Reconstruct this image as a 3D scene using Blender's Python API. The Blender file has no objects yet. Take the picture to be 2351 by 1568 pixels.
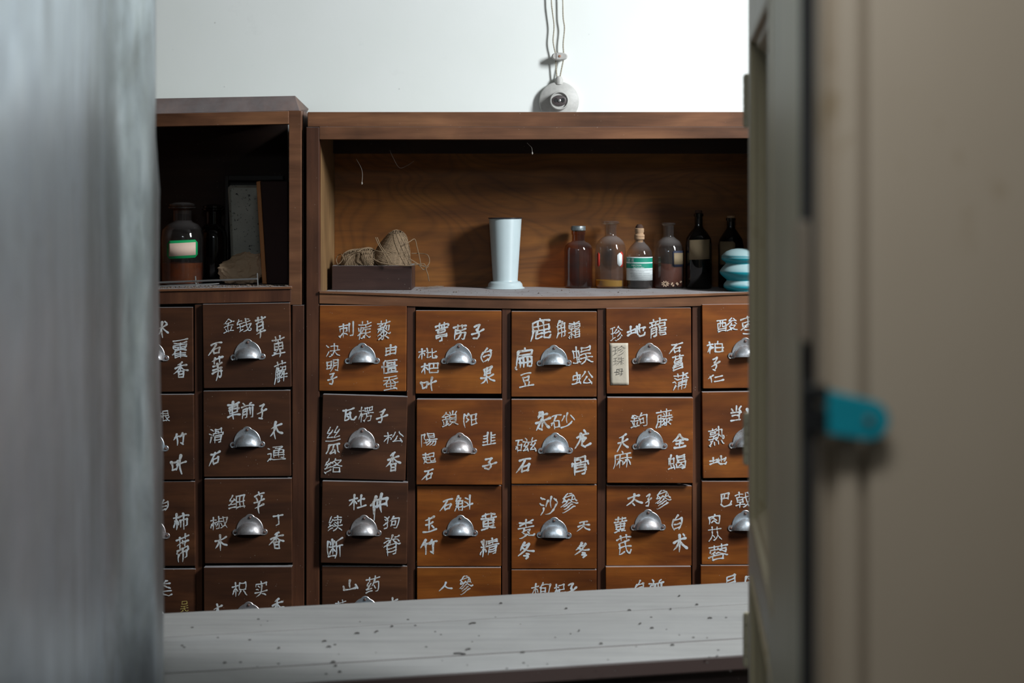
import bpy, bmesh, math, random
from mathutils import Vector, Matrix

# ---------------------------------------------------------------- camera, world, lights, exposure
scene = bpy.context.scene
COL = scene.collection
CAMZ = 1.60          # eye height
F = 3000.0           # focal length in pixels of the 2351x1568 frame
CX, HZ = 1175.5, 480.0   # vertical centre line and horizon row
cam_data = bpy.data.cameras.new('camera')
cam_data.sensor_width = 36.0
cam_data.lens = 36.0 * F / 2351.0
cam_data.shift_y = -(784.0 - HZ) / 2351.0
cam_data.clip_start = 0.02
cam_data.dof.use_dof = True
cam_data.dof.focus_distance = 3.0
cam_data.dof.aperture_fstop = 2.8
cam = bpy.data.objects.new('camera', cam_data)
cam.location = (0, 0, CAMZ)
cam.rotation_euler = (math.radians(90), 0, 0)
COL.objects.link(cam)
scene.camera = cam

scene.view_settings.view_transform = 'Standard'
scene.view_settings.look = 'None'
scene.view_settings.gamma = 1.0
scene.view_settings.use_curve_mapping = False
scene.view_settings.exposure = 0.0
scene.cycles.caustics_refractive = False
scene.cycles.caustics_reflective = False
scene.cycles.sample_clamp_indirect = 4.0

world = bpy.data.worlds.new('sky')
scene.world = world
world.use_nodes = True
wn = world.node_tree.nodes; wl = world.node_tree.links
bg = wn['Background']
tc = wn.new('ShaderNodeTexCoord'); sp = wn.new('ShaderNodeSeparateXYZ'); cr = wn.new('ShaderNodeValToRGB')
wl.new(tc.outputs['Generated'], sp.inputs[0])
mp = wn.new('ShaderNodeMapRange'); mp.inputs['From Min'].default_value = -1; mp.inputs['From Max'].default_value = 1
wl.new(sp.outputs['Z'], mp.inputs['Value']); wl.new(mp.outputs[0], cr.inputs[0])
cr.color_ramp.elements[0].position = 0.40; cr.color_ramp.elements[0].color = (0.055, 0.05, 0.042, 1)
cr.color_ramp.elements[1].position = 0.75; cr.color_ramp.elements[1].color = (0.62, 0.69, 0.72, 1)
wl.new(cr.outputs[0], bg.inputs['Color'])
bg.inputs['Strength'].default_value = 0.42

def area_light(name, loc, target, sx, sy, power, color):
    d = bpy.data.lights.new(name, 'AREA'); d.shape = 'RECTANGLE'; d.size = sx; d.size_y = sy
    d.energy = power; d.color = color
    o = bpy.data.objects.new(name, d); o.location = loc
    o.rotation_euler = (Vector(target) - Vector(loc)).to_track_quat('-Z', 'Y').to_euler()
    COL.objects.link(o); return o
# daylight through the window of the right-hand wall
area_light('window_daylight', (2.19, 1.43, 2.90), (0.15, 3.1, 1.3), 0.36, 1.0, 140, (0.93, 0.97, 1.0))
# added fill lamp near the lintel, brightening the foreground doors
dl = area_light('doorway_fill', (-0.02, 0.33, 2.44), (0.0, 1.05, 1.60), 0.45, 0.2, 3.2, (0.84, 0.93, 1.0))
dl.data.spread = math.radians(85)

# ---------------------------------------------------------------- helpers
def U(px, py, Y):
    """the point at depth Y seen at pixel px, py"""
    return Vector(((px - CX) / F * Y, Y, CAMZ - (py - HZ) / F * Y))

def tag(o, label=None, cat=None, group=None, kind=None):
    if label: o['label'] = label
    if cat: o['category'] = cat
    if group: o['group'] = group
    if kind: o['kind'] = kind
    return o

def thing(name, label, cat, loc=(0, 0, 0), rz=0, group=None):
    o = bpy.data.objects.new(name, None); COL.objects.link(o)
    o.location = loc; o.rotation_euler = (0, 0, rz); o.empty_display_size = 0.05
    return tag(o, label, cat, group)

def obj(name, bm, mat, parent=None, smooth=False, bevel=0.0, angle=40, recalc=True):
    if recalc: bmesh.ops.recalc_face_normals(bm, faces=bm.faces[:])
    me = bpy.data.meshes.new(name); bm.to_mesh(me); bm.free()
    if isinstance(mat, (list, tuple)):
        for m in mat: me.materials.append(m)
    elif mat: me.materials.append(mat)
    if smooth:
        for p in me.polygons: p.use_smooth = True
        try: me.set_sharp_from_angle(angle=math.radians(angle))
        except Exception: pass
    o = bpy.data.objects.new(name, me); COL.objects.link(o)
    if parent: o.parent = parent
    if bevel:
        b = o.modifiers.new('bevel', 'BEVEL'); b.width = bevel; b.segments = 2; b.limit_method = 'ANGLE'
        b.angle_limit = math.radians(50)
    return o

def box(bm, x0, x1, y0, y1, z0, z1, M=None, mi=0):
    c = [(x0, y0, z0), (x1, y0, z0), (x1, y1, z0), (x0, y1, z0), (x0, y0, z1), (x1, y0, z1), (x1, y1, z1), (x0, y1, z1)]
    v = [bm.verts.new((M @ Vector(p)) if M else p) for p in c]
    for f in ((0, 3, 2, 1), (4, 5, 6, 7), (0, 1, 5, 4), (1, 2, 6, 5), (2, 3, 7, 6), (3, 0, 4, 7)):
        bm.faces.new([v[i] for i in f]).material_index = mi
    return v

def B(): return bmesh.new()

def lathe(bm, prof, seg=40, M=None, cap0=True, cap1=True, mi=0):
    rings = []
    for r, z in prof:
        ring = []
        for i in range(seg):
            a = 2 * math.pi * i / seg
            p = Vector((r * math.cos(a), r * math.sin(a), z))
            ring.append(bm.verts.new(M @ p if M else p))
        rings.append(ring)
    for a, b in zip(rings, rings[1:]):
        for i in range(seg):
            j = (i + 1) % seg
            bm.faces.new((a[i], a[j], b[j], b[i])).material_index = mi
    if cap0: bm.faces.new(rings[0][::-1]).material_index = mi
    if cap1: bm.faces.new(rings[-1]).material_index = mi

def tube(bm, pts, r, seg=6, mi=0, taper=None):
    pts = [Vector(p) for p in pts]
    rings = []
    up = Vector((0.123, 0.7, 0.4)).normalized()
    for i, p in enumerate(pts):
        t = (pts[min(i + 1, len(pts) - 1)] - pts[max(i - 1, 0)])
        if t.length < 1e-9: t = Vector((0, 0, 1))
        t.normalize()
        n = t.cross(up)
        if n.length < 1e-3: n = t.cross(Vector((1, 0, 0)))
        n.normalize(); b = t.cross(n); up = -n.cross(t) if False else up
        rr = r * (taper[i] if taper else 1)
        rings.append([bm.verts.new(p + n * rr * math.cos(2 * math.pi * k / seg) + b * rr * math.sin(2 * math.pi * k / seg)) for k in range(seg)])
    for a, b in zip(rings, rings[1:]):
        for i in range(seg):
            j = (i + 1) % seg
            bm.faces.new((a[i], a[j], b[j], b[i])).material_index = mi
    bm.faces.new(rings[0][::-1]).material_index = mi; bm.faces.new(rings[-1]).material_index = mi

def catmull(P, n=6):
    P = [Vector(p) for p in P]
    if len(P) < 3: return [P[0].lerp(P[-1], i / n) for i in range(n + 1)]
    out = []
    for i in range(len(P) - 1):
        p0 = P[max(i - 1, 0)]; p1 = P[i]; p2 = P[i + 1]; p3 = P[min(i + 2, len(P) - 1)]
        for k in range(n):
            t = k / n
            out.append(0.5 * ((2 * p1) + (p2 - p0) * t + (2 * p0 - 5 * p1 + 4 * p2 - p3) * t * t + (3 * p1 - p0 - 3 * p2 + p3) * t ** 3))
    out.append(P[-1]); return out

# ---------------------------------------------------------------- materials
class MT:
    def __init__(s, name):
        s.m = bpy.data.materials.new(name); s.m.use_nodes = True
        s.n = s.m.node_tree.nodes; s.l = s.m.node_tree.links
        s.b = s.n['Principled BSDF']; s.out = s.n['Material Output']
    def coord(s, scale=(1, 1, 1), rnd=True, rot=(0, 0, 0)):
        t = s.n.new('ShaderNodeTexCoord'); m = s.n.new('ShaderNodeMapping')
        m.inputs['Scale'].default_value = scale; m.inputs['Rotation'].default_value = rot
        s.l.new(t.outputs['Object'], m.inputs['Vector'])
        if rnd:
            i = s.n.new('ShaderNodeObjectInfo'); v = s.n.new('ShaderNodeVectorMath'); v.operation = 'SCALE'
            v.inputs[0].default_value = (31, 17, 23); s.l.new(i.outputs['Random'], v.inputs['Scale'])
            s.l.new(v.outputs[0], m.inputs['Location'])
        return m.outputs[0]
    def noise(s, vec, scale, detail=4, rough=0.55, dist=0.0):
        t = s.n.new('ShaderNodeTexNoise'); t.inputs['Scale'].default_value = scale
        t.inputs['Detail'].default_value = detail; t.inputs['Roughness'].default_value = rough
        t.inputs['Distortion'].default_value = dist
        s.l.new(vec, t.inputs['Vector']); return t.outputs['Fac']
    def ramp(s, fac, stops):
        r = s.n.new('ShaderNodeValToRGB'); e = r.color_ramp.elements
        while len(e) > len(stops): e.remove(e[-1])
        while len(e) < len(stops): e.new(0.5)
        for el, (p, c) in zip(e, stops):
            el.position = p; el.color = (c[0], c[1], c[2], 1) if isinstance(c, (tuple, list)) else (c, c, c, 1)
        s.l.new(fac, r.inputs[0]); return r.outputs[0]
    def mix(s, fac, a, b, mode='MIX'):
        x = s.n.new('ShaderNodeMix'); x.data_type = 'RGBA'; x.blend_type = mode
        for k, v in ((0, fac), (6, a), (7, b)):
            if isinstance(v, (int, float)): x.inputs[k].default_value = v
            elif isinstance(v, (tuple, list)): x.inputs[k].default_value = (v[0], v[1], v[2], 1)
            else: s.l.new(v, x.inputs[k])
        return x.outputs[2]
    def math(s, op, a, b=None):
        x = s.n.new('ShaderNodeMath'); x.operation = op; x.use_clamp = False
        for k, v in ((0, a), (1, b)):
            if v is None: continue
            if isinstance(v, (int, float)): x.inputs[k].default_value = v
            else: s.l.new(v, x.inputs[k])
        return x.outputs[0]
    def up(s, lo=0.6, hi=0.9):
        """how far the surface faces the ceiling, where dust settles"""
        g = s.n.new('ShaderNodeNewGeometry'); p = s.n.new('ShaderNodeSeparateXYZ'); s.l.new(g.outputs['Normal'], p.inputs[0])
        r = s.n.new('ShaderNodeMapRange'); r.inputs['From Min'].default_value = lo; r.inputs['From Max'].default_value = hi
        s.l.new(p.outputs['Z'], r.inputs['Value']); return r.outputs[0]
    def bump(s, h, strength=0.2, dist=0.002):
        b = s.n.new('ShaderNodeBump'); b.inputs['Strength'].default_value = strength; b.inputs['Distance'].default_value = dist
        s.l.new(h, b.inputs['Height']); s.l.new(b.outputs[0], s.b.inputs['Normal'])
    def set(s, **k):
        for a, v in k.items():
            i = s.b.inputs[{'color': 'Base Color', 'rough': 'Roughness', 'metal': 'Metallic', 'trans': 'Transmission Weight', 'ior': 'IOR', 'coat': 'Coat Weight', 'spec': 'Specular IOR Level', 'alpha': 'Alpha'}[a]]
            if isinstance(v, (int, float)): i.default_value = v
            elif isinstance(v, (tuple, list)): i.default_value = (v[0], v[1], v[2], 1)
            else: s.l.new(v, i)
        return s.m

DUST = (0.38, 0.385, 0.40)
def specks(t, scale=160, thr=0.09):
    c = t.coord((1, 1, 1)); v = t.n.new('ShaderNodeTexVoronoi'); v.inputs['Scale'].default_value = scale
    t.l.new(c, v.inputs['Vector'])
    near = t.ramp(v.outputs['Distance'], [(0.0, 1.0), (thr, 1.0), (thr + 0.05, 0.0)])
    few = t.ramp(t.noise(c, 55, 2), [(0.60, 0.0), (0.66, 1.0)])
    return t.mix(1.0, near, few, 'MULTIPLY')

def wood(name, dark, mid, light, axis='x', rough=0.46, grain=1.0, dust=0.75, stain=0.5, wave=0.0, coat=0.06, speck=0.65):
    t = MT(name)
    sc = {'x': (1.2, 3, 5.5), 'z': (5.5, 3, 1.2), 'y': (5, 1, 5)}[axis]
    c = t.coord(sc)
    g1 = t.noise(c, 3.2 * grain, 3, 0.5, 0.5)
    fine_sc = {'x': (5, 60, 75), 'z': (75, 60, 5), 'y': (60, 5, 60)}[axis]
    g2 = t.noise(t.coord(fine_sc), 1.0 * grain, 6, 0.68, 0.5)
    base = t.ramp(g1, [(0.22, dark), (0.50, mid), (0.80, light)])
    if wave:
        w = t.n.new('ShaderNodeTexNoise'); w.inputs['Scale'].default_value = 1.9; w.inputs['Detail'].default_value = 1.5
        w.inputs['Distortion'].default_value = 0.7
        t.l.new(t.coord({'x': (1, 1, 2.2), 'z': (2.2, 1, 1), 'y': (1, 1, 1)}[axis]), w.inputs['Vector'])
        rr = t.math('FRACT', t.math('MULTIPLY', w.outputs['Fac'], 26.0))
        rings = t.ramp(rr, [(0.0, 0.72), (0.35, 1.05), (0.8, 0.95), (1.0, 0.72)])
        base = t.mix(wave, base, rings, 'MULTIPLY')
    base = t.mix(0.55, base, t.ramp(g2, [(0.32, 0.60), (0.62, 1.16)]), 'MULTIPLY')
    st = t.ramp(t.noise(t.coord((1, 1, 1)), 4.5, 3, 0.6, 0.4), [(0.42, 1.0), (0.68, 0.42)])
    base = t.mix(stain, base, st, 'MULTIPLY')
    if speck: base = t.mix(t.math('MULTIPLY', specks(t), speck), base, (0.45, 0.40, 0.34))
    if dust:
        d = t.math('MULTIPLY', t.up(0.5, 0.85), t.ramp(t.noise(t.coord((1, 1, 1)), 30, 4), [(0.3, dust * 0.75), (0.6, dust)]))
        base = t.mix(d, base, DUST)
        rr = t.mix(t.up(0.5, 0.85), (rough,) * 3, (0.95,) * 3)
        t.l.new(rr, t.b.inputs['Roughness'])
    else: t.set(rough=rough)
    t.bump(g2, 0.12, 0.001)
    return t.set(color=base, coat=coat, spec=0.45) if not t.b.inputs['Coat Roughness'].__setattr__('default_value', 0.35) else None

M = {}
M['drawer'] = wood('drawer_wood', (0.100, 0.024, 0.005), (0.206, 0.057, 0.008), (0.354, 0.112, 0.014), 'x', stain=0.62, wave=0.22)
M['drawer_dark'] = wood('shaded_drawer_wood', (0.040, 0.016, 0.009), (0.072, 0.027, 0.012), (0.115, 0.043, 0.017), 'x', stain=0.5)  # darker copy of the drawer wood, light falloff to the left put into its colour
M['frame_h'] = wood('rail_wood', (0.085, 0.034, 0.015), (0.170, 0.072, 0.034), (0.290, 0.132, 0.060), 'x', stain=0.65)
M['frame_v'] = wood('stile_wood', (0.045, 0.017, 0.009), (0.090, 0.034, 0.017), (0.150, 0.060, 0.027), 'z', stain=0.5)
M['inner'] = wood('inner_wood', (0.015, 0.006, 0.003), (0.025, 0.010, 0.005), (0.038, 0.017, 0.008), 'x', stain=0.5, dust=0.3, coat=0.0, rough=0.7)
M['side'] = wood('side_wood', (0.144, 0.079, 0.032), (0.216, 0.122, 0.050), (0.288, 0.180, 0.079), 'z', stain=0.2, coat=0.0, rough=0.6)
M['plywood'] = wood('plywood_back', (0.115, 0.036, 0.005), (0.20, 0.070, 0.010), (0.29, 0.115, 0.019), 'x', stain=0.2, wave=0.75, coat=0.0, rough=0.6, speck=0.0, dust=0)
M['tray'] = wood('tray_wood', (0.027, 0.013, 0.011), (0.045, 0.021, 0.016), (0.072, 0.036, 0.027), 'x', stain=0.3)

def simple(name, color, rough=0.5, metal=0.0, var=0.0, scale=20, bump=0.0, dust=0.0, **k):
    t = MT(name); c = color
    if var:
        n = t.noise(t.coord(), scale, 5, 0.6)
        c = t.mix(n, tuple(x * (1 - var) for x in color), tuple(min(1, x * (1 + var)) for x in color))
        if bump: t.bump(n, bump)
    if dust: c = t.mix(t.math('MULTIPLY', t.up(0.2, 0.95), dust), c, DUST)
    return t.set(color=c, rough=rough, metal=metal, **k)

# wall plaster
t = MT('white_plaster'); c = t.coord((1, 1, 1), False)
n = t.noise(c, 1.3, 4, 0.6)
col = t.ramp(n, [(0.3, (0.80, 0.85, 0.80)), (0.7, (0.88, 0.91, 0.89))])
blot = t.ramp(t.noise(c, 7, 5, 0.7), [(0.62, 1.0), (0.8, 0.90)])
vv = t.n.new('ShaderNodeTexVoronoi'); vv.inputs['Scale'].default_value = 14; t.l.new(c, vv.inputs['Vector'])
dots = t.ramp(vv.outputs['Distance'], [(0.0, 0.5), (0.02, 0.55), (0.035, 1.0)])
col = t.mix(1.0, col, blot, 'MULTIPLY'); col = t.mix(0.6, col, dots, 'MULTIPLY')
t.bump(t.noise(c, 60, 4), 0.08, 0.002)
M['wall'] = t.set(color=col, rough=0.9)
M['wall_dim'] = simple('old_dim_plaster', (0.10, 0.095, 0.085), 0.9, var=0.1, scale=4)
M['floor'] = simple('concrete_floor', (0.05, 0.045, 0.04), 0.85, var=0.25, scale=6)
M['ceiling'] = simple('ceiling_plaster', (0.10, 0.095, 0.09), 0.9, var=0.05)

# dusty counter boards
t = MT('dusty_board'); c = t.coord((1, 1, 1))
g = t.noise(t.coord((3, 60, 60)), 1.0, 5, 0.6, 0.3)
col = t.ramp(g, [(0.25, (0.25, 0.255, 0.255)), (0.5, (0.31, 0.313, 0.308)), (0.75, (0.345, 0.345, 0.34))])
patch = t.ramp(t.noise(c, 5, 5, 0.65, 0.5), [(0.35, 1.0), (0.75, 0.80)])
col = t.mix(0.8, col, patch, 'MULTIPLY')
scr = t.ramp(t.noise(t.coord((5, 45, 45)), 1.6, 3, 0.6), [(0.70, 1.0), (0.76, 0.6)])
col = t.mix(0.6, col, scr, 'MULTIPLY')
warm = t.noise(c, 2.2, 2); col = t.mix(t.math('MULTIPLY', warm, 0.35), col, (0.27, 0.25, 0.225))
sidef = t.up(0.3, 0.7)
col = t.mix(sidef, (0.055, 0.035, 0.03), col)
t.bump(g, 0.15, 0.001)
M['board'] = t.set(color=col, rough=0.8, spec=0.3)
M['counter_body'] = wood('counter_wood', (0.012, 0.007, 0.007), (0.022, 0.012, 0.011), (0.04, 0.022, 0.018), 'x', stain=0.4, rough=0.6)

# brush lettering: dry white paint, thin in the middle of a stroke
t = MT('white_brush_paint'); c = t.coord((1, 1, 1))
n = t.noise(c, 260, 4, 0.65, 0.4)
n2 = t.noise(c, 45, 2, 0.5)
col = t.mix(n2, (0.62, 0.63, 0.56), (0.60, 0.68, 0.78))
t.set(color=col, rough=0.55)
fac = t.ramp(t.math('ADD', t.math('MULTIPLY', n, 0.7), t.math('MULTIPLY', n2, 0.5)), [(0.46, 0.45), (0.60, 1.0)])
t.set(color=t.mix(fac, (0.20, 0.10, 0.06), col))
M['paint'] = t.m
M['paint_yellow'] = simple('ochre_brush_paint', (0.42, 0.33, 0.10), 0.6, var=0.3, scale=120)
M['ink'] = simple('black_ink', (0.03, 0.03, 0.035), 0.6)

# aluminium cup pulls
t = MT('worn_aluminium'); c = t.coord()
n = t.noise(c, 55, 6, 0.7); n2 = t.noise(c, 260, 3, 0.6)
oi = t.n.new('ShaderNodeObjectInfo')
base = t.mix(oi.outputs['Random'], (0.62, 0.70, 0.76), (0.60, 0.57, 0.57))
col = t.mix(t.ramp(n, [(0.46, 0.0), (0.68, 0.75)]), base, (0.30, 0.24, 0.22))
col = t.mix(t.ramp(n2, [(0.60, 0.0), (0.70, 0.6)]), col, (0.17, 0.14, 0.13))
t.bump(n2, 0.15, 0.0006)
M['pull'] = t.set(color=col, metal=0.8, rough=t.ramp(n, [(0.35, 0.28), (0.7, 0.55)]))
M['screw'] = simple('rusty_screw', (0.16, 0.10, 0.085), 0.6, 0.6, var=0.4, scale=200)

# foreground metal sheet
t = MT('galvanised_sheet'); c = t.coord((1, 1, 0.40), False)
n = t.noise(c, 17, 5, 0.65, 0.4); n2 = t.noise(t.coord((1, 1, 0.2), False), 3.0, 3, 0.5)
n3 = t.noise(t.coord((1, 1, 0.3), False), 45, 4, 0.7)
col = t.ramp(n, [(0.32, (0.42, 0.45, 0.49)), (0.5, (0.58, 0.65, 0.73)), (0.68, (0.76, 0.84, 0.93))])
col = t.mix(t.math('MULTIPLY', t.ramp(n3, [(0.45, 0.0), (0.70, 1.0)]), 0.6), col, (0.60, 0.66, 0.68))
col = t.mix(t.math('MULTIPLY', t.ramp(n2, [(0.5, 0.0), (0.66, 1.0)]), 0.55), col, (0.13, 0.14, 0.115))
t.bump(n, 0.25, 0.006)
M['sheet'] = t.set(color=col, metal=0.85, rough=t.ramp(n, [(0.3, 0.46), (0.7, 0.33)]))

def paintwork(name, a, b, worn, wthr=0.63):
    t = MT(name); c = t.coord((1, 1, 0.45))
    n = t.noise(c, 6, 4, 0.6, 0.2); w = t.noise(t.coord((1, 1, 0.5)), 11, 5, 0.65)
    col = t.mix(n, a, b)
    col = t.mix(t.ramp(w, [(wthr, 0.0), (wthr + 0.08, 0.75)]), col, worn)
    t.bump(w, 0.15, 0.002)
    return t.set(color=col, rough=0.5)
M['shutter'] = paintwork('olive_grey_paint', (0.50, 0.47, 0.38), (0.60, 0.56, 0.47), (0.30, 0.22, 0.10), 0.58)
M['moulding'] = paintwork('ochre_grey_paint', (0.34, 0.28, 0.17), (0.42, 0.35, 0.22), (0.22, 0.15, 0.06), 0.58)
M['jamb'] = paintwork('grey_green_paint', (0.40, 0.375, 0.25), (0.48, 0.43, 0.30), (0.26, 0.26, 0.17), 0.6)
M['leaf'] = paintwork('beige_door_paint', (0.29, 0.22, 0.15), (0.34, 0.265, 0.19), (0.18, 0.115, 0.045), 0.62)
M['teal'] = simple('teal_hasp_paint', (0.0, 0.19, 0.23), 0.45, var=0.25, scale=60)
M['iron'] = simple('black_iron', (0.012, 0.011, 0.010), 0.5, 0.5)
M['hinge'] = simple('painted_hinge', (0.40, 0.35, 0.24), 0.55, var=0.2, scale=90)
M['gap_dark'] = simple('gap_black', (0.004, 0.003, 0.002), 0.8)

M['enamel'] = simple('white_enamel', (0.50, 0.60, 0.62), 0.33, var=0.05, scale=60)
M['enamel_rim'] = simple('black_enamel_rim', (0.02, 0.02, 0.025), 0.3)
M['porcelain'] = simple('old_porcelain', (0.47, 0.465, 0.44), 0.5, var=0.22, scale=90, bump=0.2)
M['porcelain_dark'] = simple('dirty_bakelite', (0.07, 0.055, 0.055), 0.5, var=0.5, scale=260)
M['black'] = simple('black_hole', (0.01, 0.01, 0.01), 0.6)
M['copper'] = simple('rusty_nail', (0.38, 0.19, 0.12), 0.6)
M['cable'] = simple('cloth_cable', (0.36, 0.33, 0.26), 0.85, var=0.25, scale=300)
M['twine'] = simple('jute_twine', (0.23, 0.16, 0.095), 0.9, var=0.4, scale=90)
M['twine_core'] = simple('jute_core', (0.12, 0.08, 0.045), 0.95, var=0.3)
M['paper'] = simple('kraft_paper', (0.56, 0.40, 0.26), 0.85, var=0.15, scale=20)
M['note'] = simple('cream_note_paper', (0.56, 0.50, 0.40), 0.85, var=0.08, scale=60, bump=0.3)
M['tan_label'] = simple('tan_label_paper', (0.22, 0.165, 0.095), 0.85, var=0.12, scale=60)
M['pink_label'] = simple('faded_label_paper', (0.62, 0.46, 0.37), 0.85, var=0.08, scale=60)
M['white_label'] = simple('white_label_paper', (0.68, 0.74, 0.74), 0.7, var=0.04)
M['green_ink'] = simple('green_print', (0.0, 0.23, 0.15), 0.6)
M['green_border'] = simple('green_border_print', (0.0, 0.30, 0.09), 0.6)
M['red_ink'] = simple('red_print', (0.50, 0.035, 0.02), 0.6, var=0.15)
M['navy_ink'] = simple('navy_print', (0.02, 0.025, 0.05), 0.6)
M['grey_ink'] = simple('grey_print', (0.30, 0.33, 0.34), 0.7)
M['cork'] = simple('cork', (0.42, 0.27, 0.16), 0.85, var=0.25, scale=150, bump=0.3)
M['dark_cork'] = simple('dark_cork', (0.06, 0.03, 0.02), 0.9, var=0.4, scale=150)
M['foil'] = simple('crumpled_foil', (0.22, 0.25, 0.26), 0.4, 0.5, var=0.5, scale=80, bump=0.6)
t = MT('turquoise_glaze'); c = t.coord()
col = t.mix(t.noise(c, 18, 3), (0.0, 0.17, 0.21), (0.0, 0.27, 0.33))
col = t.mix(t.math('MULTIPLY', t.up(0.0, 0.65), 0.95), col, (0.33, 0.46, 0.47))
M['turquoise'] = t.set(color=col, rough=0.45)
M['steel'] = simple('dull_steel', (0.42, 0.42, 0.41), 0.4, 0.85, var=0.2, scale=80)
M['frame_black'] = simple('black_frame', (0.018, 0.015, 0.013), 0.45)
M['case_red'] = simple('dark_red_cover', (0.03, 0.008, 0.006), 0.75, var=0.2)
M['case_edge'] = simple('orange_wood_edge', (0.60, 0.24, 0.08), 0.5, var=0.15)
t = MT('spotted_tin'); c = t.coord()
n = t.noise(c, 12, 4, 0.6); sp1 = t.ramp(t.noise(c, 130, 4, 0.75), [(0.59, 0.0), (0.64, 1.0)])
col = t.mix(n, (0.26, 0.27, 0.23), (0.72, 0.72, 0.63)); col = t.mix(sp1, col, (0.02, 0.02, 0.02))
M['tin'] = t.set(color=col, rough=0.5, metal=0.2)
M['debris'] = simple('dry_debris', (0.16, 0.12, 0.09), 0.9, var=0.6, scale=60)
M['crumb'] = simple('dark_crumbs', (0.05, 0.045, 0.04), 0.9)
M['web'] = simple('cobweb', (0.45, 0.42, 0.38), 0.9)
M['flower'] = simple('dried_root_slices', (0.55, 0.40, 0.28), 0.8)

def glass(name, color, dust=0.5, body=0.0, dcol=(0.30, 0.28, 0.27)):
    # thin bottle glass: tinted see-through wall, mirror-like surface, settled dust and grime
    t = MT(name)
    trn = t.n.new('ShaderNodeBsdfTransparent'); trn.inputs[0].default_value = (*color, 1)
    gl = t.n.new('ShaderNodeBsdfGlossy'); gl.inputs['Roughness'].default_value = 0.06; gl.inputs[0].default_value = (1, 1, 1, 1)
    fr = t.n.new('ShaderNodeFresnel'); fr.inputs['IOR'].default_value = 1.5
    df = t.n.new('ShaderNodeBsdfDiffuse'); df.inputs[0].default_value = (*dcol, 1)
    base = t.ramp(t.noise(t.coord(), 14, 4, 0.6), [(0.35, body), (0.8, body + 0.06)])
    f = t.math('MAXIMUM', t.math('MULTIPLY', t.up(0.25, 0.9), dust), base)
    m1 = t.n.new('ShaderNodeMixShader'); m2 = t.n.new('ShaderNodeMixShader')
    t.l.new(f, m1.inputs[0]); t.l.new(trn.outputs[0], m1.inputs[1]); t.l.new(df.outputs[0], m1.inputs[2])
    g = t.n.new('ShaderNodeNewGeometry')
    ff = t.math('MULTIPLY', fr.outputs[0], t.math('SUBTRACT', 1.0, g.outputs['Backfacing']))
    t.l.new(ff, m2.inputs[0]); t.l.new(m1.outputs[0], m2.inputs[1]); t.l.new(gl.outputs[0], m2.inputs[2])
    t.l.new(m2.outputs[0], t.out.inputs[0]); return t.m
M['glass_clear'] = glass('clear_dusty_glass', (0.84, 0.79, 0.72), 0.45, 0.05)
M['glass_brown'] = glass('brown_glass', (0.62, 0.40, 0.20), 0.13, 0.01)
M['glass_dark'] = glass('dark_glass', (0.16, 0.13, 0.10), 0.06, 0.0)
def liquid(name, color, thick):
    t = MT(name); trn = t.n.new('ShaderNodeBsdfTransparent'); trn.inputs[0].default_value = (*color, 1)
    df = t.n.new('ShaderNodeBsdfDiffuse'); df.inputs[0].default_value = (*color, 1); mx = t.n.new('ShaderNodeMixShader')
    mx.inputs[0].default_value = thick; t.l.new(trn.outputs[0], mx.inputs[1]); t.l.new(df.outputs[0], mx.inputs[2]); t.l.new(mx.outputs[0], t.out.inputs[0]); return t.m
M['liq_yellow'] = liquid('yellow_liquid', (0.80, 0.50, 0.05), 0.35)
M['liq_red'] = liquid('red_brown_liquid', (0.40, 0.12, 0.07), 0.25)
M['liq_black'] = simple('black_liquid', (0.008, 0.006, 0.006), 0.2)
M['liq_amber'] = simple('amber_roots', (0.13, 0.052, 0.008), 0.6, var=0.9, scale=45)

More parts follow.
